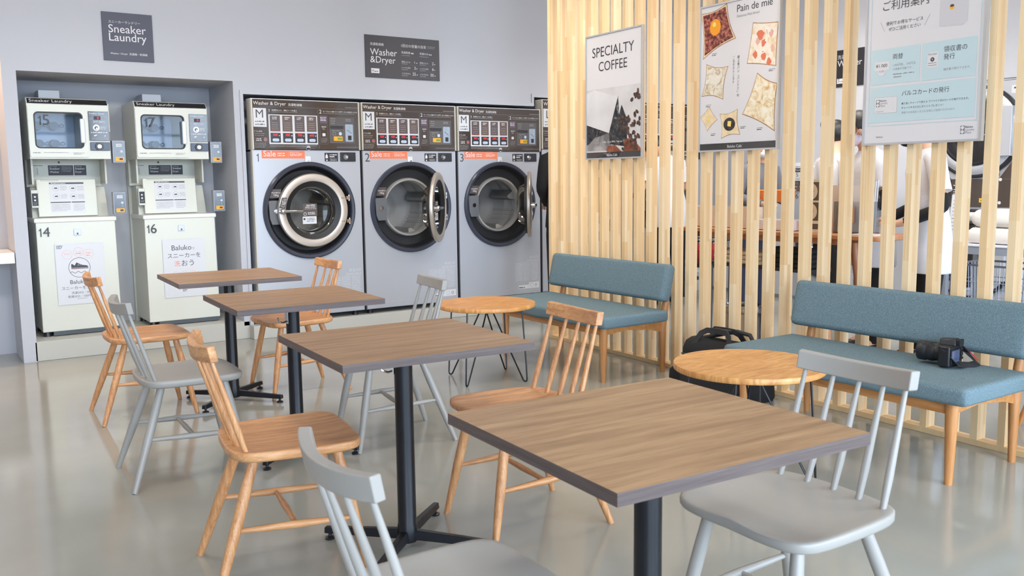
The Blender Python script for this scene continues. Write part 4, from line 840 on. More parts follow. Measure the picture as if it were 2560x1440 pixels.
    g = G(cp, y=-.0085, x0=-h, z0=z0); g.text('Sneaker Dryer', .4, .322, .102, INKW).greek(.4, .46, .312, .004, INKL).rect(.43, .475, .282, .308, SIGNB).text('0', .452, .287, .011, RED, 2).greek(.4, .425, .292, .005, INKL, 1, rows=2, dw=.009).greek(.485, .52, .292, .005, INKL, 1, rows=2, dw=.009).text('20分 100円', .425, .262, .075, INKW)
    g.put(circ(.443, .225, .021, 24), CHROME, 1).put(circ(.443, .223, .014, 20), INK, 2).put(circ(.446, .22, .008, 12), INKW, 3).greek(.47, .51, .232, .005, INKW, 1, rows=3, dw=.009).greek(.405, .515, .187, .009, INKW, 1).put([(.42, .168), (.44, .176), (.448, .172), (.43, .162)], INKW).put([(.49, .164), (.505, .174), (.5, .162)], INKW).greek(.41, .45, .15, .004, INKL, 1, rows=2, dw=.007).greek(.48, .515, .15, .004, INKL, 1, rows=2, dw=.007).done()
    kb = obj('coin_unit', MB().box(.13, .262, -.012, 0, z0+.06, z0+.121), mat('coin_blue', (62, 72, 92), .3), o, bev=.003)
    m = front(MB(), .19, -.012, z0+.09); m.lathe([(0, .012), (.014, .012), (.018, .008)], 18); obj('coin_knob', m, CHROME, kb)
    m = front(MB(), .19, -.012, z0+.09); m.lathe([(.018, .009), (.028, .009), (.03, 0), (.018, 0)], 24, close=True); obj('knob_ring', m, DARKP, kb)
    obj('top_duct', MB().box(-.16, -.02, .2, .4, z0+.42, z0+.50), mat('duct_grey', (170, 176, 186), .4), o, bev=.003)
    obj('side_box', MB().box(h, h+.012, .03, .2, z0+.2, z0+.4), CREAMS, o)
    reader(o, h+.012, z0-.03)
    return o
sneaker_washer('cream sneaker washer numbered 14 at the left of the alcove, with a sneaker poster', 1.052, '14', 0)
sneaker_washer('cream sneaker washer numbered 16 behind the farthest table', 1.786, '16', 1)
sneaker_dryer('cream sneaker dryer numbered 15 above the left sneaker washer', 1.050, '15')
sneaker_dryer('cream sneaker dryer numbered 17 above the right sneaker washer', 1.762, '17')

# ------------------------------------------------------------------ camera and bag by the nearer bench
def dslr():
    o = thing('camera', 'black single-lens camera with a long lens lying on the seat of the nearer bench', 'camera', (3.71, 2.105, .42), radians(8)); o.scale = (1.14, 1.14, 1.14)
    BK = mat('camera_black', (26, 27, 30), .38, bump=(500, .2, .0005)); BR = mat('camera_rubber', (20, 20, 22), .7, bump=(700, .4, .0005))
    b = MB(); pts = [(-.068, -.026), (.050, -.026), (.066, -.018), (.070, 0), (.068, .034), (.058, .044), (.042, .040), (.036, .022), (-.052, .022), (-.066, .014), (-.070, 0)]
    b.prism(pts, .0, .078); obj('body', b, BK, o, bev=.006, seg=3)
    b = MB(); b.add([(-.028, -.03, .076), (.028, -.03, .076), (.030, .03, .076), (-.030, .03, .076), (-.018, -.026, .103), (.018, -.026, .103), (.016, .034, .098), (-.016, .034, .098)], [(0, 3, 2, 1), (4, 5, 6, 7), (0, 1, 5, 4), (1, 2, 6, 5), (2, 3, 7, 6), (3, 0, 4, 7)]); pr = obj('prism_hump', b, BK, o, bev=.005, seg=3)
    obj('eyecup', MB().add([(x, -.042, z) for x, z in rrect(-.020, .020, .076, .102, .006)] + [(x, -.028, z) for x, z in rrect(-.018, .018, .078, .100, .006)], [tuple(range(24)), tuple(range(24, 48))[::-1]] + [(i, (i+1) % 24, 24+(i+1) % 24, 24+i) for i in range(24)]), BR, pr)
    obj('screen', MB().box(-.058, .020, -.0295, -.026, .010, .064), BK, o, bev=.001); raw('screen_glass', MB().add([(-.053, -.0297, .014), (.015, -.0297, .014), (.015, -.0297, .06), (-.053, -.0297, .06)], [(0, 1, 2, 3)]), mat('lcd_glass', (70, 82, 110), .06), o)
    for x, z in ((.034, .062), (.048, .058), (.035, .02), (.052, .022)): m = MB(); m.M = Matrix.Translation((x, -.026, z)) @ RX; m.lathe([(.005, 0), (.005, .002), (0, .0025)], 12); obj('button', m, BR, o)
    m = MB(); m.M = Matrix.Translation((.043, -.026, .04)) @ RX; m.lathe([(.011, 0), (.011, .0025), (.004, .003), (0, .003)], 18); obj('control_wheel', m, BR, o)
    m = MB(); m.M = Matrix.Translation((.048, .0, .078)); m.lathe([(.012, 0), (.012, .008), (.010, .009), (0, .009)], 20); obj('mode_dial', m, BK, o)
    m = MB(); m.M = Matrix.Translation((0, .02, .042)) @ Matrix.Rotation(radians(-90), 4, 'X'); m.lathe([(.036, 0), (.036, .015), (.034, .018), (.034, .03), (.0355, .032), (.0355, .056), (.034, .058), (.035, .062), (.0375, .066), (.0375, .092), (.036, .094), (.030, .094), (.027, .086)], 32); ln = obj('lens', m, BK, o)
    m = MB(); m.M = Matrix.Translation((0, .02, .042)) @ Matrix.Rotation(radians(-90), 4, 'X'); m.lathe([(.036, .036), (.0365, .037), (.0365, .053), (.036, .054)], 32, caps=False); obj('zoom_ring', m, BR, ln)
    m = MB(); m.M = Matrix.Translation((0, .02, .042)) @ Matrix.Rotation(radians(-90), 4, 'X'); m.lathe([(.028, .088), (.018, .092), (0, .093)], 24); obj('front_element', m, mat('lens_glass', (40, 36, 60), .05), ln)
    P = [(.070, 0, .070), (.088, -.004, .060), (.100, -.02, .036), (.098, -.05, .010), (.07, -.075, .004), (.03, -.07, .004), (.01, -.055, .006), (-.02, -.05, .005), (-.05, -.04, .012), (-.072, 0, .066)]
    vs = []; 
    for i, p in enumerate(P):
        p = Vector(p); w = .014 if 0 < i < len(P)-1 else .006; n = Vector((-.35, .75, .55)) if 2 < i < 8 else Vector((0, .9, .2)); n.normalize(); vs += [p-n*w, p+n*w, p+n*w+Vector((.001, 0, .0022)), p-n*w+Vector((.001, 0, .0022))]
    m = MB(); m.add(vs, [(0, 1, 2, 3), tuple(len(vs)-4+j for j in (3, 2, 1, 0))] + [(i*4+j, i*4+(j+1) % 4, i*4+4+(j+1) % 4, i*4+4+j) for i in range(len(P)-1) for j in range(4)]); st = obj('strap', m, BR, o, smooth=60)
    m = MB(); P = P[1:4]; vs = []
    for p in P: p = Vector(p)+Vector((.004, -.001, .002)); n = Vector((-.1, .9, .2)).normalized(); vs += [p-n*.0145, p-n*.010, p-n*.010+Vector((.002, 0, .002)), p-n*.0145+Vector((.002, 0, .002))]
    m.add(vs, [(0, 1, 2, 3), (11, 10, 9, 8)] + [(i*4+j, i*4+(j+1) % 4, i*4+4+(j+1) % 4, i*4+4+j) for i in range(2) for j in range(4)]); obj('strap_edging', m, mat('strap_red', (190, 40, 44), .6), st)
dslr()
def bag():
    o = thing('bag', 'black fabric briefcase bag with handles on the floor beside the slatted screen', 'bag', (3.86, 3.56, 0), ZR+radians(3))
    b = MB(); L, D, H = .46, .2, .30; rows = [(0, 1.46, .92), (.02, 1.5, 1), (.09, 1.46, 1.06), (.15, 1.12, 1.06), (.2, 1.0, 1.02), (.24, 1.0, .98), (.28, .96, .78), (.30, .86, .45)]; sec = rrect(-L/2, L/2, -D/2, D/2, .06, 5); n = len(sec); vs = []
    for z, a, c in rows: vs += [(x*a, y*c, z) for x, y in sec]
    b.add(vs, [tuple(range(n))[::-1], tuple((len(rows)-1)*n+j for j in range(n))] + [(i*n+j, i*n+(j+1) % n, i*n+n+(j+1) % n, i*n+n+j) for i in range(len(rows)-1) for j in range(n)]); obj('body', b, BLACKF, o, smooth=50)
    b = MB(); sec = rrect(-.21, .21, .02, .20, .03, 5); n = len(sec); b.add([(x, -D/2-.012, z) for x, z in sec] + [(x*1.04, -D/2+.01, z) for x, z in sec] + [(x*.92, -D/2-.03, .13+(z-.13)*.9) for x, z in sec], [tuple(range(2*n, 3*n))] + [(i, (i+1) % n, n+(i+1) % n, n+i) for i in range(n)] + [(2*n+i, 2*n+(i+1) % n, (i+1) % n, i) for i in range(n)]); pk = obj('front_pocket', b, mat('bag_nylon', (36, 36, 38), .55, bump=(60, .3, .003)), o, smooth=50)
    b = MB(); b.tube([(-.19, -.118, .212), (0, -.12, .215), (.19, -.118, .212)], .004, 8); obj('zip', b, DARKP, pk)
    STR = mat('bag_webbing', (44, 44, 46), .7)
    for s_ in (-1, 1):
        P = [(-.13, s_*.09, .21), (-.125, s_*.075, .28), (-.10, s_*.05, .335), (-.07, s_*.035, .353), (0, s_*.03, .356), (.07, s_*.035, .353), (.10, s_*.05, .335), (.125, s_*.075, .28), (.13, s_*.09, .21)]
        b = MB(); vs = []
        for p in P: vs += [(p[0], p[1]-.004, p[2]-.012), (p[0], p[1]+.004, p[2]-.012), (p[0], p[1]+.004, p[2]+.012), (p[0], p[1]-.004, p[2]+.012)] if abs(p[0]) < .09 else [(p[0]-.016, p[1]-.004, p[2]), (p[0]-.016, p[1]+.004, p[2]), (p[0]+.016, p[1]+.004, p[2]), (p[0]+.016, p[1]-.004, p[2])]
        vs = []
        for i, p in enumerate(P):
            t = (Vector(P[min(i+1, 8)])-Vector(P[max(i-1, 0)])).normalized(); n1 = Vector((0, 1, 0)).cross(t).normalized()*.016; n2 = t.cross(n1).normalized()*.004; p = Vector(p); vs += [p-n1-n2, p+n1-n2, p+n1+n2, p-n1+n2]
        b.add(vs, [(0, 1, 2, 3), (35, 34, 33, 32)] + [(i*4+j, i*4+(j+1) % 4, i*4+4+(j+1) % 4, i*4+4+j) for i in range(8) for j in range(4)]); obj('handle', b, STR, o, smooth=50)
    b = MB(); b.tube([(-.16, 0, .29), (-.05, .03, .32), (.08, .05, .355), (.17, .05, .345), (.23, .03, .28), (.24, 0, .2)], [.012]*6, 10); obj('shoulder_strap', b, STR, o)
    b = MB(); b.box(-.06, .06, -.032, .032, .346, .364); obj('grip', b, STR, o, bev=.006)
bag()

# ------------------------------------------------------------------ behind the screen: service table and its things
TX0, TX1, TY0, TY1, TH = 4.76, 5.18, 3.16, 4.86, .872
o = thing('service_table', 'wooden service table with splayed legs behind the slatted screen', 'table', ((TX0+TX1)/2, (TY0+TY1)/2, 0)); hx, hy = (TX1-TX0)/2, (TY1-TY0)/2
obj('tabletop', MB().prism(rrect(-hx, hx, -hy, hy, .05), TH-.028, TH), wood('table_cherry', (170, 112, 72), (190, 132, 90), (204, 150, 108), (30, 3, 30), .4), o, bev=.006)
TW = wood('table_cherry_leg', (150, 96, 66), (176, 120, 88), (196, 140, 108), (40, 40, 3), .45)
for sx in (-1, 1):
    for y0, y1 in ((.70, .74), (-.42, -.52)): obj('leg', MB().tube([(sx*(hx-.06), y0, TH-.03), (sx*(hx-.02), y1, 0)], [.027, .017], 14), TW, o)
    obj('apron', MB().box(sx*(hx-.09)-.012, sx*(hx-.09)+.012, -hy+.32, hy-.12, TH-.07, TH-.028), TW, o)
tag(obj('tray_box', MB().box(0, .13, 0, .56, 0, .004).box(0, .004, 0, .56, 0, .15).box(.126, .13, 0, .56, 0, .15).box(0, .13, 0, .004, 0, .15).box(0, .13, .556, .56, 0, .15), CARD, None, (4.88, 4.24, TH), smooth=0), 'long pale open box on the left half of the service table', 'box')
tag(obj('leaflet_box', MB().box(0, .16, 0, .33, 0, .004).box(0, .004, 0, .33, 0, .07).box(.156, .16, 0, .33, 0, .07).box(0, .16, 0, .004, 0, .07).box(0, .16, .326, .33, 0, .07), WHITEB, None, (4.86, 3.86, TH), smooth=0), 'low white open box in the middle of the service table', 'box')
o = thing('display_card', 'upright card with two dark squares and pale round pictures on the service table', 'display', (4.88, 3.80, TH), ZR)
obj('panel', MB().box(0, .21, .0, .012, 0, .34), mat('card_cream', (226, 212, 196), .6), o); g = G(o); BRN = mat('card_brown', (92, 80, 70), .5); PAL = mat('card_disc', (224, 206, 184), .5)
for w in (.205, .075): g.rect(.0, .118, w, w+.118, BRN).put(circ(.052, w+.058, .054, 28), PAL, 2).greek(.03, .08, w+.07, .006, BRN, 3, rows=3, dw=.014)
g.rect(.015, .2, .02, .055, BRN).put(circ(.05, .037, .014), PAL, 2).done()
o = thing('leaflet_stand', 'clear stand of upright white leaflets near the right end of the service table', 'leaflet stand', (4.95, 3.50, TH), ZR)
obj('acrylic_holder', MB().box(-.085, .15, -.05, -.047, 0, .20).box(-.085, .15, .09, .093, 0, .3).box(-.085, -.082, -.047, .09, 0, .2).box(.147, .15, -.047, .09, 0, .2).box(-.085, .15, -.047, .09, 0, .004), ACRY, o, smooth=0)
for k in range(5):
    q = MB(); q.M = Matrix.Rotation(radians(-4), 4, 'X'); q.box(-.07+.012*(k % 2), .135, -.03+.022*k, -.018+.022*k, .006, .30+.01*k); obj('leaflet', q, PAPER2 if k else WHITEB, o, smooth=0)
G(o, y=-.055).rect(-.02, .07, .07, .17, mat('card_orange', (206, 150, 112), .5)).rect(.0, .05, .10, .14, PAL, 2).done()
tag(obj('paper_bag', MB().add([(-.07, -.04, 0), (.07, -.04, 0), (.07, .04, 0), (-.07, .04, 0), (-.072, -.012, .30), (.072, -.012, .30), (.072, .012, .30), (-.072, .012, .30)], [(0, 3, 2, 1), (4, 5, 6, 7), (0, 1, 5, 4), (1, 2, 6, 5), (2, 3, 7, 6), (3, 0, 4, 7)]), CARD, None, (5.06, 3.68, TH), (0, 0, ZR), smooth=0), 'pale folded paper bag between the picture card and the leaflets', 'bag')
tag(obj('paper_sheet', MB().box(-.08, .08, -.06, .12, 0, .006), PAPER2, None, (4.87, 3.28, TH), smooth=0), 'flat white paper sheets at the right end of the service table', 'paper')
# low black bench with folded things under the table
o = thing('low_shelf', 'low black shelf standing under the service table', 'shelf', (4.98, 4.15, 0))
obj('board', MB().box(-.12, .12, -.42, .48, .60, .625), DARKP, o, bev=.003)
for sx in (-1, 1):
    for sy in (-1, 1): obj('leg', MB().tube([(sx*.10, .03+sy*.42, 0), (sx*.10, .03+sy*.42, .6)], .012, 8), DARKP, o)
def fold(name, label, cat, m, loc, L, W_, H, n=4):
    if n == 1: return tag(obj(name, pillow(MB(), L, -L/2, 0, H*.5, W_, H*.98, H*.42, nx=8, crown=.006), m, None, loc, smooth=60), label, cat)
    o = thing(name, label, cat, loc)
    for k in range(n):
        b = MB(); pillow(b, L*(1-.03*(k % 2)), -L/2, .004*(k % 2), H*(k+.5)/n, W_, H/n*.98, H/n*.42, nx=8, crown=.006); obj('fold', b, m, o, smooth=60)
    return o
c = fold('folded_cloth', 'beige folded cloth on the low shelf under the service table', 'cloth', BEIGE, (4.97, 4.34, .625), .22, .44, .09, 3)
c = fold('folded_jacket', 'black folded jacket on the low shelf under the service table', 'clothing', SUIT, (4.97, 3.93, .625), .22, .36, .13, 4)
# bins, carts, stool
o = thing('waste_bin', 'round stainless steel waste bin with a dark rim behind the screen', 'bin', (4.58, 4.04, 0))
obj('body', MB().lathe([(.125, 0), (.13, .005), (.132, .36), (.128, .365)], 40), BINST, o); obj('base_ring', MB().lathe([(.128, 0), (.136, .002), (.136, .02), (.13, .024)], 40, caps=False), DARKP, o)
obj('rim', MB().lathe([(.133, .345), (.138, .35), (.138, .385), (.132, .395), (.11, .395), (.108, .375)], 40), BINST, o); obj('lid_flap', MB().lathe([(.108, .38), (.06, .386), (0, .388)], 32), DARKP, o)
def cart(label, loc, rz, zb, h, red=False, L=.56, D=.40):
    o = thing('wire_cart', label, 'cart', loc, rz, 'wire laundry carts'); F = mat('cart_frame', (58, 60, 64), .4, .5) if red else mat('cart_wire', (150, 154, 166), .3, .7)
    f = MB()
    for sx in (-1, 1):
        for sy in (-1, 1): f.tube([(sx*L/2, sy*D/2, .09), (sx*L/2, sy*D/2, zb+h)], .009, 8)
    for z in (zb, zb+h): f.tube([(-L/2, -D/2, z), (L/2, -D/2, z), (L/2, D/2, z), (-L/2, D/2, z)], .008, 8, closed=True)
    obj('frame', f, F, o)
    w = MB()
    for i in range(1, 12): x = -L/2+L*i/12; w.tube([(x, -D/2, zb+h), (x*.93, -D/2*.93, zb), (x*.93, D/2*.93, zb), (x, D/2, zb+h)], .0028, 6)
    for i in range(1, 9): y = -D/2+D*i/9; w.tube([(-L/2, y, zb+h), (-L/2*.93, y*.93, zb), (L/2*.93, y*.93, zb), (L/2, y, zb+h)], .0028, 6)
    for k in (.3, .62): w.tube([(-L/2, -D/2, zb+h*k), (L/2, -D/2, zb+h*k), (L/2, D/2, zb+h*k), (-L/2, D/2, zb+h*k)], .0028, 6, closed=True)
    b = obj('wire_basket', w, F, o); b['kind'] = 'stuff'
    for sx in (-1, 1):
        for sy in (-1, 1):
            m = MB(); m.M = Matrix.Translation((sx*L/2, sy*D/2, .045)) @ Matrix.Rotation(radians(90), 4, 'X'); m.lathe([(.0, -.014), (.040, -.014), (.045, -.008), (.045, .008), (.040, .014), (.0, .014)], 20); c = obj('caster', m, DARKP, o)
            obj('caster_fork', MB().box(sx*L/2-.012, sx*L/2+.012, sy*D/2-.02, sy*D/2+.02, .085, .105), F, c)
    return o
cart('dark wire laundry cart holding a red cloth, behind the screen past the service table', (6.68, 6.33, 0), radians(8), .36, .25, True)
tag(obj('red_cloth', pillow(MB(), .42, -.21, 0, .09, .26, .17, .07, nx=8, crown=.03), mat('cloth_red', (186, 40, 52), .9), None, (6.66, 6.36, .37), smooth=60), 'red cloth lying in the dark wire cart', 'cloth')
cart('silver wire laundry cart under the grey table at the right', (6.48, 3.30, 0), ZR, .28, .31)
o = thing('wooden_stool', 'wooden stool behind the right end of the screen, one foot showing', 'stool', (4.68, 2.03, 0))
obj('seat', MB().lathe([(0, .40), (.15, .40), (.16, .41), (.16, .425), (.15, .432), (0, .43)], 32), BEECH_X, o)
for a in (140, 230, 320, 50): q = radians(a); obj('leg', MB().tube([(.10*cos(q), .10*sin(q), .405), (.24*cos(q), .24*sin(q), 0)], [.017, .012], 12), BEECH_V, o)
# grey table with towels
o = thing('grey_table', 'grey metal table with folded cream towels in front of the stacked dryer', 'table', (6.46, 3.30, 0)); GT = mat('table_grey', (150, 156, 166), .4, .2)
obj('tabletop', MB().box(-.24, .24, -.34, .34, .728, .743), WHITEB, o, bev=.002); obj('frame', MB().box(-.235, -.205, -.33, .33, .672, .728).box(.205, .235, -.33, .33, .672, .728).box(-.205, .205, -.33, -.30, .672, .728).box(-.205, .205, .30, .33, .672, .728), GT, o, smooth=0)
for sx in (-1, 1):
    for sy in (-1, 1): obj('leg', MB().box(sx*.215-.0215, sx*.215+.0215, sy*.31-.0215, sy*.31+.0215, 0, .727), GT, o)
fold('towel', 'folded cream towel lying on the grey table, lower of two', 'towel', TOWELF, (6.42, 3.27, .743), .34, .42, .115, 1)['group'] = 'folded cream towels'
fold('towel', 'folded cream towel on top of the other on the grey table', 'towel', TOWELF, (6.43, 3.26, .859), .33, .40, .125, 1)['group'] = 'folded cream towels'
o = thing('standing_notice', 'white printed notice leaning at the left end of the grey table', 'notice', (6.27, 3.615, .743), ZR)
q = MB(); q.M = Matrix.Rotation(radians(-6), 4, 'X'); q.box(0, .115, 0, .006, 0, .345); obj('sheet', q, PAPER2, o, smooth=0)
g = G(o, y=.002)
for k in range(9): 
    w = .30-.026*k; g.y = w*math.tan(radians(6))-.0008; g.greek(.015, .1, w, .006, INKL, 1, seed=k)
g.done()
del g

# ------------------------------------------------------------------ people
def skin(name, V, E, Rr, m, parent, root=0, sub=2):
    me = bpy.data.meshes.new(name); me.from_pydata([tuple(v) for v in V], E, []); o = bpy.data.objects.new(name, me); C.objects.link(o)
    md = o.modifiers.new('s', 'SKIN'); md.use_smooth_shade = True
    if not me.skin_vertices: 
        bpy.context.view_layer.objects.active = o; me.skin_vertices.new() if hasattr(me.skin_vertices, 'new') else None
    for i, sv in enumerate(me.skin_vertices[0].data): sv.radius = Rr[i] if isinstance(Rr[i], tuple) else (Rr[i], Rr[i]); sv.use_root = (i == root)
    ss = o.modifiers.new('b', 'SUBSURF'); ss.levels = sub; ss.render_levels = sub
    bpy.context.view_layer.update(); nm = bpy.data.meshes.new_from_object(o.evaluated_get(bpy.context.evaluated_depsgraph_get())); nm.name = name
    bpy.data.objects.remove(o); bpy.data.meshes.remove(me); nm.materials.clear(); nm.materials.append(m); nm.shade_smooth()
    return link(name, nm, parent)
def person(label, loc, rz, top, legm, arms, bend=0, hb=0, turn=0, sc=1.0, shirt='short', hair='short', maskm=None, hem=.80, group=None, sleeve=None):
    o = thing('person', label, 'person', loc, rz, group); o.scale = (sc,)*3
    B = Matrix.Translation((0, 0, .95)) @ Matrix.Rotation(radians(bend), 4, 'X') @ Matrix.Translation((0, 0, -.95))
    Hd = B @ Matrix.Translation((0, 0, 1.47)) @ Matrix.Rotation(radians(hb), 4, 'X') @ Matrix.Rotation(radians(turn), 4, 'Z') @ Matrix.Translation((0, 0, -1.47))
    b = lambda *p: B @ Vector(p); hd = lambda *p: Hd @ Vector(p)
    V = [Vector((0, 0, .95)), b(0, 0, 1.08), b(0, 0, 1.25), b(0, .01, 1.37), b(0, .012, 1.43), hd(0, .006, 1.50), hd(0, -.012, 1.575), hd(0, -.006, 1.645), hd(0, 0, 1.685)]
    Rr = [(.125, .09), (.115, .085), (.135, .095), (.12, .08), (.062, .058), (.05, .052), (.062, .078), (.074, .092), (.055, .07)]; E = [(i, i+1) for i in range(8)]
    for s_ in (1, -1):
        k = len(V); V += [Vector((s_*.085, 0, .86)), Vector((s_*.095, -.015, .49)), Vector((s_*.10, .01, .09)), Vector((s_*.105, -.10, .04))]; Rr += [.085, .056, .036, .034]; E += [(0, k), (k, k+1), (k+1, k+2), (k+2, k+3)]
    J = []
    for s_, (el, wr, fd) in zip((1, -1), arms):
        sh = b(s_*.165, .01, 1.375); el, wr = Vector(el), Vector(wr); k = len(V); V += [sh, el, wr]; Rr += [.05, .037, .026]; E += [(3, k), (k, k+1), (k+1, k+2)]; J.append((sh, el, wr))
        fd = Vector(fd).normalized(); sd = fd.cross(Vector((0, 0, 1))); sd = sd.normalized() if sd.length > .1 else Vector((0, 1, 0)); dn = fd.cross(sd)
        pm = wr+fd*.05; V.append(pm); Rr.append((.036, .018)); E.append((k+2, k+3)); kp = k+3
        for q in range(4):
            base = pm+fd*.03+sd*(.027-.018*q); l = (.072, .08, .075, .06)[q]; n = len(V); V += [base, base+fd*l*.55+dn*-.006, base+fd*l*.85+dn*.022*1]; Rr += [.0095, .0088, .0075]; E += [(kp, n), (n, n+1), (n+1, n+2)]
        n = len(V); V += [wr+fd*.03+sd*.035, wr+fd*.07+sd*.055]; Rr += [.0105, .009]; E += [(kp, n), (n, n+1)]
    skin('body', V, E, Rr, SKIN, o)
    def rings(mb, L, n=24):                                      # smooth garment from oval sections (z, y, rx, ry, bent)
        vs = []
        for z, y, rx, ry, bent in L:
            for j in range(n): q = Vector((rx*cos(2*pi*j/n), y+ry*sin(2*pi*j/n), z)); vs.append(B @ q if bent else q)
        K = len(L); mb.add(vs, [tuple(range(n))[::-1], tuple((K-1)*n+j for j in range(n))] + [(i*n+j, i*n+(j+1) % n, i*n+n+(j+1) % n, i*n+n+j) for i in range(K-1) for j in range(n)])
    sm_ = MB(); f = 1.12 if hem < .7 else 1.0
    rings(sm_, [(hem, 0, .178*f, .132*f, 0), (hem+.01, 0, .182*f, .136*f, 0), ((hem+.95)/2, 0, .178*f, .134*f, 0), (.95, 0, .172, .128, 0), (1.06, 0, .158, .118, 1), (1.18, 0, .164, .122, 1), (1.29, .003, .176, .126, 1), (1.36, .008, .184, .112, 1), (1.395, .01, .165, .092, 1), (1.42, .012, .12, .076, 1), (1.445, .012, .072, .062, 1), (1.45, .012, .064, .056, 1)])
    for s_, (sh, el, wr) in zip((1, -1), J):
        i0 = b(s_*.125, .01, 1.375); e_ = sh.lerp(el, .68)
        if shirt == 'short': sm_.tube([i0, b(s_*.172, .01, 1.365), sh.lerp(el, .25), sh.lerp(el, .5), e_], [.066, .066, .064, .063, .066], 16)
        else: sm_.tube([i0, b(s_*.172, .01, 1.365), sh.lerp(el, .3), sh.lerp(el, .7), sh.lerp(el, .93), el.lerp(wr, .1), el.lerp(wr, .5), el.lerp(wr, .97)], [.062, .066, .063, .057, .053, .052, .047, .040], 16)
    obj('shirt' if shirt == 'short' else 'jacket', sm_, top, o, smooth=70)
    tm_ = MB(); rings(tm_, [(.78, 0, .155, .112, 0), (.80, 0, .168, .118, 0), (.88, 0, .166, .120, 0), (.98, 0, .150, .108, 0), (1.0, 0, .14, .10, 0)])
    for s_ in (1, -1): tm_.tube([Vector((s_*.082, 0, .88)), Vector((s_*.088, 0, .74)), Vector((s_*.095, -.012, .49)), Vector((s_*.098, .0, .30)), Vector((s_*.10, .008, .075))], [.086, .088, .072, .064, .058], 16)
    obj('trousers', tm_, legm, o, smooth=70)
    if sleeve:
        for (sh, el, wr) in J: skin('arm_cover', [sh.lerp(el, .66), el, el.lerp(wr, .95)], [(0, 1), (1, 2)], [.05, .047, .038], sleeve, o, 0, 1)
    for s_ in (1, -1): skin('shoe', [Vector((s_*.10, .035, .045)), Vector((s_*.102, -.06, .042)), Vector((s_*.105, -.15, .032))], [(0, 1), (1, 2)], [(.042, .042), (.044, .038), (.036, .026)], DARKP, o, 0)
    h = MB(); h.M = Hd; h.ell((0, .018, 1.632), (.092, .108, .10), 24, 16)
    keep = [i for i, f in enumerate(h.f) if not all((Hd.inverted() @ Vector(h.v[q])).y < .01 and (Hd.inverted() @ Vector(h.v[q])).z < 1.665 for q in f)]
    h.f = [h.f[i] for i in keep]; h.mi = [0]*len(h.f)
    if hair == 'bun': h.ell((0, .125, 1.68), (.05, .045, .05))
    if hair == 'long':
        for q in range(7): a = -.9+.3*q; h.tube([(.085*sin(a), .03+.06*cos(a), 1.64), (.095*sin(a), .035+.075*cos(a), 1.52), (.10*sin(a), .02+.08*cos(a), 1.38), (.09*sin(a), .01+.075*cos(a), 1.28)], [.035, .04, .035, .012], 8)
    obj('hair', h, HAIR, o, smooth=60)
    for s_ in (1, -1):
        m = MB(); m.M = Hd; m.ell((s_*.078, .0, 1.60), (.012, .02, .03), 10, 8); obj('ear', m, SKIN, o)
        m = MB(); m.M = Hd; m.ell((s_*.03, -.096, 1.615), (.013, .006, .007), 10, 6); obj('eye', m, DARKP, o)
    m = MB(); m.M = Hd; m.ell((0, -.108, 1.59), (.011, .016, .02), 10, 8); obj('nose', m, SKIN, o)
    if maskm:
        m = MB(); m.M = Hd; m.ell((0, -.045, 1.56), (.068, .078, .055), 18, 12); mk = obj('face_mask', m, maskm, o, smooth=60)
        for s_ in (1, -1): q = MB(); q.M = Hd; q.tube([(s_*.06, -.06, 1.575), (s_*.085, -.01, 1.605), (s_*.084, .012, 1.59), (s_*.062, -.04, 1.545)], .0022, 6); obj('ear_loop', q, maskm, mk)
    else:
        m = MB(); m.M = Hd; m.ell((0, -.09, 1.548), (.022, .01, .006), 10, 6); obj('mouth', m, mat('lips', (176, 112, 100), .5), o)
    return o
hang = lambda s_: ((s_*.235, .03, 1.10), (s_*.24, -.03, .86), (0, -.1, -1))
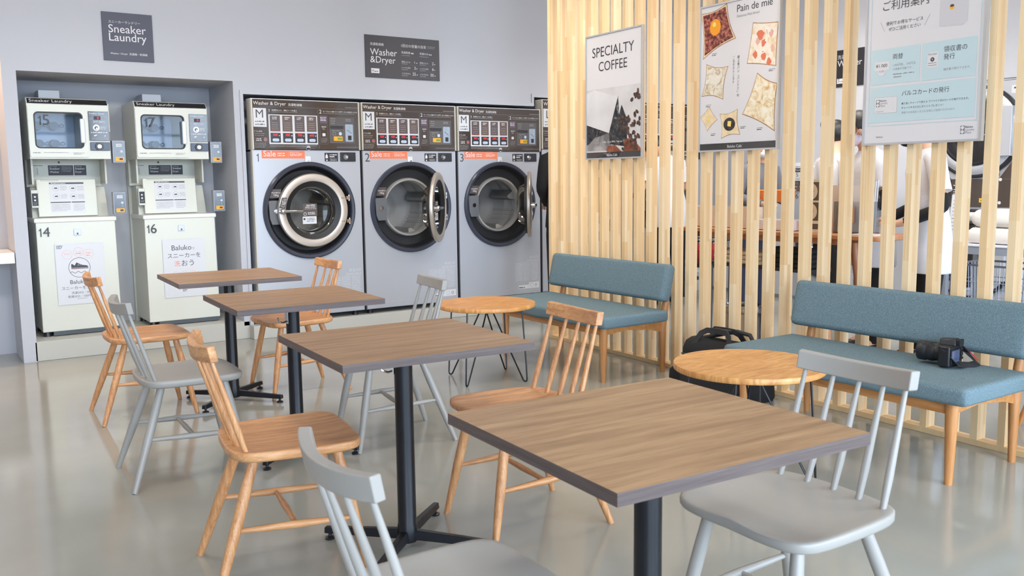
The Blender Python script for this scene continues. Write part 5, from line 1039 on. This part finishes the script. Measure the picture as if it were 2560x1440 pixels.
# rz: 0 faces -y; 90 faces +x; 180 faces +y; -90 faces -x
person('person in a black suit half hidden behind the far end of the screen', (4.735, 6.14, 0), radians(150), SUIT, SUIT, (((.205, -.02, 1.13), (.14, -.22, 1.0), (0, -1, -.3)), ((-.24, -.10, 1.13), (-.10, -.33, 1.17), (.2, -1, .05))), bend=2, hb=12, shirt='long', hem=.80, sc=1.02)
person('person in a white T-shirt and black trousers bending towards the corner washer behind the screen', (6.12, 6.30, 0), radians(175), WHITEF, SUIT, (((.26, -.12, 1.12), (.18, -.36, 1.05), (0, -1, 0)), ((-.26, -.12, 1.12), (-.18, -.36, 1.05), (0, -1, 0))), bend=14, hb=50, hem=.76, sc=1.0)
person('person in a grey sweater with long black hair and a mask, holding an orange folder', (6.05, 5.23, 0), radians(-10), GREYK, DENIM, (((.24, -.06, 1.12), (.10, -.30, 1.09), (-.4, -1, 0)), ((-.25, -.08, 1.12), (-.16, -.32, 1.07), (.2, -1, 0))), bend=9, hb=18, turn=-50, shirt='long', hair='long', maskm=WHITEF, hem=.84, sc=.94)
q = MB(); q.M = Matrix.Rotation(radians(30), 4, 'X'); q.box(-.16, .16, -.006, .006, -.055, .06)
tag(obj('folder', q, mat('folder_orange', (226, 120, 50), .5), None, (5.93, 4.90, 1.07), (0, 0, radians(-40)), bev=.003), 'orange folder held by the person in the grey sweater', 'folder')
person('person in a white T-shirt and pale mask at the right end of the service table', (5.60, 3.77, 0), radians(-122), WHITEF, SUIT, (((.25, -.02, 1.08), (.10, -.22, .98), (-.5, -1, 0)), ((-.25, -.02, 1.08), (-.12, -.24, 1.0), (.5, -1, 0))), bend=8, hb=24, turn=-10, maskm=MASKM, hem=.62, sleeve=SUIT, sc=.98)
person('person in a white T-shirt with black arm covers, left of the grey table', (5.55, 3.33, 0), radians(-130), WHITEF, SUIT, (((.26, .0, 1.06), (.10, -.22, .95), (-.6, -1, 0)), ((-.26, -.0, 1.06), (-.12, -.24, .97), (.6, -1, 0))), bend=6, hb=26, turn=0, maskm=SUIT, hem=.62, sleeve=SUIT, sc=.97)
person('person in a pale top with a black bun, farthest back beside the small washer', (6.55, 4.79, 0), radians(70), mat('pale_top', (206, 202, 204), .9), SUIT, (hang(1), hang(-1)), hb=6, hair='bun', hem=.76, sc=.98)
